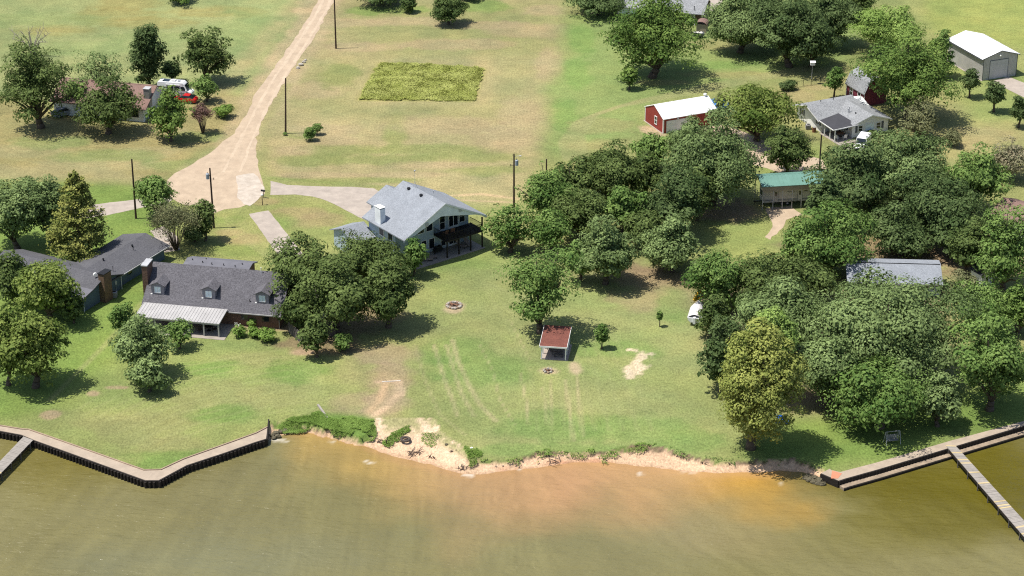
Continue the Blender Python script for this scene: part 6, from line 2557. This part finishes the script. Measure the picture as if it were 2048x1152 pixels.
def quad():
    v = empty('utility_trailer', gp(1396, 75), R(8))
    tag(v, 'small dark yard trailer with white wheels below the tiny awning shed', 'trailer')
    m_ = MB()
    m_.box(-1.2, -.65, .45, 1.1, .65, .55)
    m_.box(-1.2, -.65, .55, -1.14, .65, .95)
    m_.box(1.04, -.65, .55, 1.1, .65, .95)
    m_.box(-1.14, -.65, .55, 1.04, -.6, .95)
    m_.box(-1.14, .6, .55, 1.04, .65, .95)
    m_.build('bed', 'grey_paint', v)
    for s in (-1, 1):
        w = MB()
        w.tube((-.2, s * .68, .3), (-.2, s * .85, .3), .3, .3, 14)
        wl = w.build('wheel', 'rubber', v)
        w = MB()
        w.tube((-.2, s * .852, .3), (-.2, s * .865, .3), .18, .18, 10)
        w.build('hub', 'white', wl)
    m_ = MB()
    m_.box(-.9, -.4, .551, .2, .35, 1.05)
    m_.blob((.6, .1, .8), (.35, .35, .25), 3)
    m_.build('load', 'foam', v)
    m_ = MB()
    m_.tube((1.1, 0, .5), (2.1, 0, .42), .05, .05, 6)
    m_.tube((2.0, 0, 0), (2.0, 0, .45), .04, .04, 6)
    m_.build('tow_bar', 'black', v)


quad()


def pedal_boat():
    v = empty('pedal_boat', gp(1558, 843), R(-6))
    tag(v, 'blue plastic pedal boat in the shade right of the golden cypress', 'pedal boat')
    for y in (-.55, .55):
        b = MB()
        b.prism([(-1.2, y - .28, .12), (1.0, y - .28, .12), (1.25, y - .28, .32), (1.2, y - .28, .45), (-1.25, y - .28, .45)], (0, .56, 0))
        b.build('float', 'blue_plastic', v, bevel=.06)
    b = MB()
    b.box(-1.1, -.8, .451, .9, .8, .56)
    b.build('deck', 'blue_plastic', v, bevel=.03)
    for y in (-.4, .4):
        s = MB()
        s.box(-.8, y - .3, .561, -.2, y + .3, .68)
        s.prism([(-.85, y - .3, .68), (-.72, y - .3, .68), (-.95, y - .3, 1.15), (-1.05, y - .3, 1.15)], (0, .6, 0))
        s.build('seat', 'blue_plastic', v, bevel=.02)
    s = MB()
    s.tube((.3, 0, .56), (.2, 0, .95), .03, .03, 6)
    s.build('tiller', 'black', v)


pedal_boat()


def swing():
    v = empty('swing_bench', gp(1784, 886), R(12))
    tag(v, 'grey garden swing bench on the shaded shore by the bright elm', 'bench')
    f = MB()
    for x in (-.95, .95):
        f.tube((x, -.55, 0), (x, 0, 1.7), .035, .035, 6)
        f.tube((x, .55, 0), (x, 0, 1.7), .035, .035, 6)
    f.tube((-.95, 0, 1.7), (.95, 0, 1.7), .035, .035, 6)
    f.build('frame', 'galv', v)
    s = MB()
    for k in range(5):
        s.box(-.75, -.28 + k * .11, .46, .75, -.19 + k * .11, .49)
    s.build('seat', 'aircon', v)
    s = MB()
    for k in range(5):
        s.box(-.75, .28 + k * .03, .52 + k * .11, .75, .31 + k * .03, .61 + k * .11)
    s.build('backrest', 'aircon', v)
    s = MB()
    for x in (-.72, .72):
        s.tube((x, -.2, .48), (x, 0, 1.7), .012, .012, 4)
        s.tube((x, .25, .48), (x, 0, 1.7), .012, .012, 4)
    s.build('chain', 'galv', v)


swing()


# ------------------------------------------------------------------ small things of the yards
def fire_ring(px, py, r, label, n=16, seed=1, big=True):
    root = empty('fire_pit', gp(px, py))
    tag(root, label, 'fire pit')
    rnd = random.Random(seed)
    for i in range(n):
        a = 2 * math.pi * i / n
        s = MB()
        s.blob((r * math.cos(a), r * math.sin(a), .14), (.25 if big else .2, .2 if big else .16, .2), seed + i, 7, 5, .15)
        s.build('stone', 'stone' if i % 3 else 'stone_tan', root)
    a_ = MB()
    a_.tube((0, 0, -.05), (0, 0, .06), r * .92, r * .85, 18)
    a_.build('ash_bed', 'ash', root)
    l_ = MB()
    for i in range(4 if big else 2):
        a = rnd.uniform(0, 3.1)
        l_.tube((math.cos(a) * r * .7, math.sin(a) * r * .7, .12 + .05 * i), (-math.cos(a) * r * .6, -math.sin(a) * r * .6, .2 + .06 * i), .07, .05, 6)
    l_.build('charred_log', 'wood_red', root)
    return root


fire_ring(908, 612, 1.02, 'round stone fire ring on the lawn right of the oak grove', 18)
fire_ring(1096, 743, .55, 'small worn fire spot with stones in front of the picnic shelter', 8, 4, False)


def tyre():
    p = gp(811, 881, -.35)
    root = empty('tyre', p)
    tag(root, 'old black tyre lying on the sandy landing', 'tyre')
    m_ = MB()
    R_, r = .52, .19
    n, k = 22, 10
    vs = [((R_ + r * math.cos(2 * math.pi * j / k)) * math.cos(2 * math.pi * i / n), (R_ + r * math.cos(2 * math.pi * j / k)) * math.sin(2 * math.pi * i / n), .18 + r * .85 * math.sin(2 * math.pi * j / k)) for i in range(n) for j in range(k)]
    fs = [(i * k + j, ((i + 1) % n) * k + j, ((i + 1) % n) * k + (j + 1) % k, i * k + (j + 1) % k) for i in range(n) for j in range(k)]
    m_.add(vs, fs)
    m_.build('tread', mat('sandy_rubber', (0.10, 0.08, 0.065), .9, (0.05, 0.04, 0.035), 3.0), root, smooth=True)


tyre()


def log_beam(name, a, b, z, r, label, m, cat='log', square=False):
    p, q = gp(*a, z), gp(*b, z)
    root = MB()
    o = p
    d_ = q - p
    if square:
        n_ = Vector((-d_.y, d_.x, 0)).normalized() * r
        root.prism([tuple(-n_), tuple(n_), tuple(n_ + d_), tuple(d_ - n_)], (0, 0, r * 1.6))
    else:
        root.path([(0, 0, r), tuple(d_ * .5 + Vector((0, 0, r * 1.1))), tuple(d_ + Vector((0, 0, r)))], [r, r * .9, r * .6], 8)
    ob = root.build(name, m, None, p)
    tag(ob, label, cat)
    return ob


log_beam('beam', (636, 811), (655, 838), .0, .13, 'pale squared timber lying in the weeds by the left bank', 'plank', 'timber', True)
log_beam('beam', (764, 764), (801, 762), .0, .05, 'sun-bleached plank lying on the worn earth below the grove', 'foam', 'timber', True)


def drift(px, py, z, n, spread, label, seed, m='twig'):
    root = empty('driftwood', gp(px, py, z))
    tag(root, label, 'driftwood')
    rnd = random.Random(seed)
    mb = MB()
    for i in range(n):
        a = rnd.uniform(0, math.pi * 2)
        s = Vector((rnd.uniform(-1, 1) * spread * .5, rnd.uniform(-.6, .6) * spread * .5, .05))
        L = rnd.uniform(.4, 1.0) * spread
        e = s + Vector((math.cos(a) * L, math.sin(a) * L * .7, rnd.uniform(.05, .5)))
        mid = s.lerp(e, .5) + Vector((rnd.uniform(-.15, .15), rnd.uniform(-.15, .15), .12))
        mb.path([s, mid, e], [.06, .045, .02], 5)
    mb.build('branch', m, root)


drift(765, 886, -.75, 16, 1.5, 'tangle of dead branches at the water edge left of the tyre', 2)
drift(830, 908, -.75, 14, 1.7, 'bare branches strewn on the wet sand below the tyre', 5)
drift(862, 916, -.80, 7, .9, 'few dark sticks at the tip of the sand right of the strewn branches', 6)
drift(925, 938, -.80, 10, 1.0, 'brown twigs heaped where the landing meets the long beach', 8)
drift(700, 872, -.6, 6, .8, 'dead twigs below the rank green weeds on the bank', 21)
drift(905, 905, -.5, 6, .7, 'small dark sticks on the dry sand near the right end of the landing', 23)
drift(1110, 926, -.7, 8, 1.4, 'thin line of twigs on the reddish part of the beach', 11)
drift(1455, 930, -.55, 7, .9, 'dark roots sticking out of the bank left of the golden cypress', 12)
drift(1410, 928, -.55, 6, .8, 'dark roots in the bank in the middle of the long beach', 14)
stake = empty('stake', gp(770, 893, -.75))
tag(stake, 'dark leaning stake standing in the dead branches on the shore', 'stake')
MB().tube((0, 0, -.2), (.35, .2, 1.3), .07, .05, 7).build('shaft', 'timber_dark', stake)


def rocks(lst, group, labels, m='stone', z=0.0, seed=1):
    for i, (px, py, r) in enumerate(lst):
        s = MB()
        s.blob((0, 0, r * .3), (r, r * .8, r * .62), seed + i * 3, 9, 6, .2)
        o = s.build('rock', m, None, gp(px, py, z))
        tag(o, labels[i % len(labels)], 'rock', group)


rocks([(596, 137, .42), (602, 131, .5), (608, 125, .38), (611, 121, .3)], 'rocks by the gravel road',
      ['lowest grey rock by the gravel road edge', 'largest pale rock by the gravel road edge', 'pale rock near the top of the roadside pile', 'topmost small rock of the roadside pile'], 'stone', 0, 2)
rocks([(545, 872, .4), (552, 868, .5), (561, 865, .45), (570, 864, .5), (580, 861, .45), (591, 860, .35), (548, 877, .35), (556, 874, .42)], 'dark rocks beside the left seawall end',
      ['dark wet rock in the heap against the end of the left seawall'], 'stone_wet', -.8, 20)
rocks([(1612, 958, .5), (1620, 962, .6), (1628, 966, .55), (1636, 968, .6), (1645, 970, .5), (1630, 958, .5), (1640, 962, .55), (1618, 952, .4)], 'algae rocks at the right seawall corner',
      ['algae-covered rock in the shallow heap at the right seawall corner'], 'stone_wet', -.95, 50)
rocks([(322, 486, .45), (330, 492, .5), (334, 482, .4), (338, 498, .45), (326, 500, .5), (342, 490, .4)], 'garden stones by the large twiggy myrtle',
      ['pale garden stone in the heap under the large twiggy myrtle'], 'stone', 0, 80)
rocks([(893, 890, .25)], None, ['single dark rock on the sand right of the tyre'], 'stone_wet', -.3, 90)
rocks([(943, 897, .22)], None, ['white stone in the weeds at the right end of the landing'], 'white', -.1, 95)
rocks([(986, 930, .16), (992, 933, .16), (1006, 932, .14), (1020, 931, .16)], 'reddish stones on the beach', ['small reddish stone on the narrow beach below the lawn'], 'stone_tan', -.62, 97)


def ac_unit(px, py, label):
    root = empty('air_conditioner', gp(px, py))
    tag(root, label, 'air conditioner')
    m_ = MB()
    m_.box(-.42, -.42, .05, .42, .42, .82)
    for k in range(6):
        m_.box(-.43, -.43, .14 + k * .1, .43, .43, .17 + k * .1)
    m_.build('casing', 'aircon', root)
    m_ = MB()
    m_.tube((0, 0, .82), (0, 0, .86), .40, .36, 16)
    m_.build('grille', 'galv', root)
    m_ = MB()
    m_.tube((0, 0, .861), (0, 0, .875), .3, .3, 14)
    m_.build('fan', 'black', root)


ac_unit(229, 594, 'grey air conditioner beside the tan chimney of the blue house')
ac_unit(1616, 258, 'grey air conditioner below the left gable of the white house')


def drum():
    root = empty('barrel', gp(1628, 264))
    tag(root, 'rusty brown barrel beside the air conditioner of the white house', 'barrel')
    m_ = MB()
    m_.tube((0, 0, 0), (0, 0, .85), .32, .32, 16)
    for z in (.02, .3, .58, .83):
        m_.tube((0, 0, z - .015), (0, 0, z + .02), .345, .345, 16)
    m_.build('shell', 'rust', root)
    m_ = MB()
    m_.tube((0, 0, .851), (0, 0, .87), .29, .29, 16)
    m_.build('lid', 'aircon', root)


drum()


def lamp_post():
    root = empty('lamp_post', gp(525, 410))
    tag(root, 'short post with a round white globe lamp at the drive corner', 'lamp')
    MB().tube((0, 0, -.1), (0, 0, 1.55), .06, .05, 8).build('post', 'pole', root)
    MB().blob((0, 0, 1.72), (.20, .20, .20), 1, 12, 8, 0).build('globe', 'white', root, smooth=True)
    root = empty('mailbox', gp(527.5, 396), R(-20))
    tag(root, 'black slanting mailbox on a post behind the globe lamp', 'mailbox')
    MB().tube((0, 0, -.1), (0, 0, 1.15), .05, .05, 6).build('post', 'black', root)
    m_ = MB()
    prof = [(-.13, 1.15), (.13, 1.15), (.13, 1.30)] + [(.13 * math.cos(R(a)), 1.30 + .13 * math.sin(R(a))) for a in (45, 90, 135)] + [(-.13, 1.30)]
    m_.prism([(-.42, y, z) for y, z in prof], (.7, 0, 0))
    m_.build('box', 'black', root)


lamp_post()


def bird_house():
    root = empty('birdhouse', gp(1622, 168))
    tag(root, 'white birdhouse on a tall thin pole by the wire fence', 'birdhouse')
    MB().tube((0, 0, -.2), (.1, 0, 3.6), .035, .03, 6).build('pole', 'galv', root)
    m_ = MB()
    m_.box(-.3, -.25, 3.6, .5, .35, 4.15)
    m_.build('box', 'white', root)
    m_ = MB()
    gable_roof(m_, -.4, .6, -.35, .45, 4.16, 4.4, 'x', None, .03)
    m_.build('roof', 'white', root)


bird_house()


def wire_fence():
    a = gp(1594, 176)
    root = empty('wire_fence', a)
    tag(root, 'see-through wire fence with thin dark posts behind the white house', 'fence')
    P = [gp(1594, 176), gp(1606, 173), gp(1622, 171), gp(1640, 168), gp(1655, 172), gp(1680, 181)]
    rl = MB()
    for i, p in enumerate(P):
        q = p - a
        MB().tube((q.x, q.y, -.2), (q.x, q.y, 1.25), .05, .05, 6).build('post', 'black', root)
        if i:
            o_ = P[i - 1] - a
            for z in (1.2, .1):
                rl.tube((o_.x, o_.y, z), (q.x, q.y, z), .02, .02, 5)
            n = int((q - o_).length / .35)
            for k in range(1, n):
                s = o_.lerp(q, k / n)
                rl.tube((s.x, s.y, .1), (s.x, s.y, 1.2), .008, .008, 4)
    rl.build('mesh', 'black', root)


wire_fence()


def board_fence(a, b, h, label, m='fence_wood'):
    p, q = gp(*a), gp(*b)
    root = empty('board_fence', p)
    tag(root, label, 'fence')
    d_ = q - p
    L = d_.length
    u = d_ / L
    n_ = Vector((-u.y, u.x, 0)) * .025
    rnd = random.Random(int(a[0]))
    mb = MB()
    k = int(L / .17)
    for i in range(k):
        s, e = u * (L * i / k), u * (L * (i + .88) / k)
        z = h + rnd.uniform(-.06, .04)
        mb.prism([tuple(s - n_), tuple(e - n_), tuple(e + n_), tuple(s + n_)], (0, 0, z))
    mb.build('boards', m, root)
    for f in (0, .5, 1):
        s = u * (L * f) + n_ * 3.2
        MB().box(s.x - .05, s.y - .05, -.2, s.x + .05, s.y + .05, h).build('post', m, root)


board_fence((577, 664), (606, 690), 1.7, 'grey weathered board fence at the brick house corner')
board_fence((652, 668), (670, 676), 1.4, 'short grey board fence right of the bushy small tree')


def tarp():
    p = gp(1432, 214)
    s = MB()
    s.blob((0, 0, .55), (2.1, 1.7, .75), 6, 14, 8, .16)
    o = s.build('tarp', 'blue_tarp', None, p)
    tag(o, 'bright blue tarp over a heap behind the red barn', 'tarp')


tarp()


# ------------------------------------------------------------------ patio things
def lounger(loc, ang, label):
    root = empty('lounge_chair', loc, ang)
    tag(root, label, 'lounge chair')
    m_ = MB()
    m_.box(-.32, -.7, .30, .32, .55, .36)
    m_.build('seat', 'cushion', root)
    m_ = MB()
    m_.prism([(-.32, .55, .30), (.32, .55, .30), (.32, 1.05, .85), (-.32, 1.05, .85)], (0, .06, .05))
    m_.build('backrest', 'cushion', root)
    for x in (-.28, .28):
        for y in (-.6, .5):
            l_ = MB()
            l_.box(x - .025, y - .025, 0, x + .025, y + .025, .30)
            l_.build('leg', 'black', root)
    return root


BA = 37.5
lounger(onb(BIG_O, BA, 4.1, 1.75, .05), R(BA + 20), 'padded lounge chair under the deck between the two middle posts')
lounger(onb(BIG_O, BA, 5.2, 1.7, .05), R(BA - 10), 'second padded lounge chair under the deck, nearer the right post')
lounger(onb(BIG_O, BA, -1.9, 1.2, .05), R(BA + 60), 'reddish lounge chair on the open patio left of the deck')
lounger(onb(BIG_O, BA, -2.9, .9, .05), R(BA + 60), 'lounge chair at the far left of the patio under the bright tree')


def grill(loc, ang):
    root = empty('grill', loc, ang)
    tag(root, 'black covered grill on the patio below the deck corner', 'grill')
    m_ = MB()
    m_.box(-.75, -.32, .35, .75, .32, .9)
    m_.build('cabinet', 'black', root, bevel=.03)
    m_ = MB()
    prof = [(.33 * math.cos(R(a)), .9 + .33 * math.sin(R(a))) for a in range(0, 181, 20)]
    m_.prism([(-.5, y, z) for y, z in prof], (1.0, 0, 0))
    m_.build('lid', 'black', root)
    for x in (-.65, .65):
        l_ = MB()
        l_.tube((x, 0, 0), (x, 0, .36), .09, .09, 10)
        l_.build('wheel', 'rubber', root)


grill(onb(BIG_O, BA, -.1, 2.3, .05), R(BA + 8))


def patio_chair(loc, ang, label, m='white'):
    c = empty('patio_chair', loc, ang)
    tag(c, label, 'chair')
    m_ = MB()
    m_.box(-.28, -.28, .40, .28, .28, .45)
    m_.build('seat', m, c)
    m_ = MB()
    for k in range(4):
        m_.prism([(-.27 + k * .145, .25, .45), (-.17 + k * .145, .25, .45), (-.17 + k * .145, .42, 1.05), (-.27 + k * .145, .42, 1.05)], (0, .03, 0))
    m_.build('backrest', m, c)
    m_ = MB()
    for x in (-.32, .28):
        m_.box(x, -.3, .62, x + .06, .3, .66)
    m_.build('armrest', m, c)
    for x in (-.26, .26):
        for y in (-.25, .25):
            l_ = MB()
            l_.tube((x, y, .40), (x * 1.15, y * 1.25, 0), .025, .025, 5)
            l_.build('leg', m, c)


patio_chair(onb(WH_O, 25, -2.9, .2, .05), R(150), 'white slatted chair between the patio posts of the white house')
patio_chair(onb(WH_O, 25, -1.6, -.25, .05), R(200), 'white slatted chair at the open patio edge of the white house')
patio_chair(onb((-32.65, 289.87), -11, -5.9, -.9, 0), R(160), 'white chair against the brick wall right of the metal patio roof')
patio_chair(onb((-32.65, 289.87), -11, -10.6, -3.2, .05), R(200), 'dark chair under the metal patio roof near the end post', 'deck')
patio_chair(onb((-32.65, 289.87), -11, -8.7, -2.6, .05), R(120), 'dark chair under the metal patio roof by the house wall', 'deck')
t_ = empty('patio_table', onb((-32.65, 289.87), -11, -9.6, -2.5, .05))
tag(t_, 'round dark table between the chairs under the metal patio roof', 'table')
MB().tube((0, 0, .70), (0, 0, .74), .6, .6, 18).build('tabletop', 'deck', t_)
MB().tube((0, 0, 0), (0, 0, .70), .05, .05, 8).tube((0, 0, 0), (0, 0, .03), .3, .3, 12).build('pedestal', 'black', t_)
t_ = empty('patio_table', onb(WH_O, 25, -1.5, 1.2, .05))
tag(t_, 'reddish round table under the dark patio cover', 'table')
MB().tube((0, 0, .70), (0, 0, .74), .65, .65, 18).build('tabletop', 'wood_red', t_)
MB().tube((0, 0, 0), (0, 0, .70), .05, .05, 8).tube((0, 0, 0), (0, 0, .03), .3, .3, 12).build('pedestal', 'black', t_)
patio_chair(onb(BIG_O, BA, .9, 1.6, 2.86), R(BA + 180), 'rust-coloured chair on the deck at its left end', 'wood_red')
patio_chair(onb(BIG_O, BA, 2.3, 1.7, 2.86), R(BA + 150), 'rust-coloured chair on the deck before the glass doors', 'wood_red')

# ------------------------------------------------------------------ render basics
S_.cycles.use_denoising = False
S_.cycles.filter_width = 1.15
S_.cycles.max_bounces = 6
S_.cycles.diffuse_bounces = 3
S_.cycles.glossy_bounces = 3
S_.cycles.transmission_bounces = 4
S_.cycles.transparent_max_bounces = 4
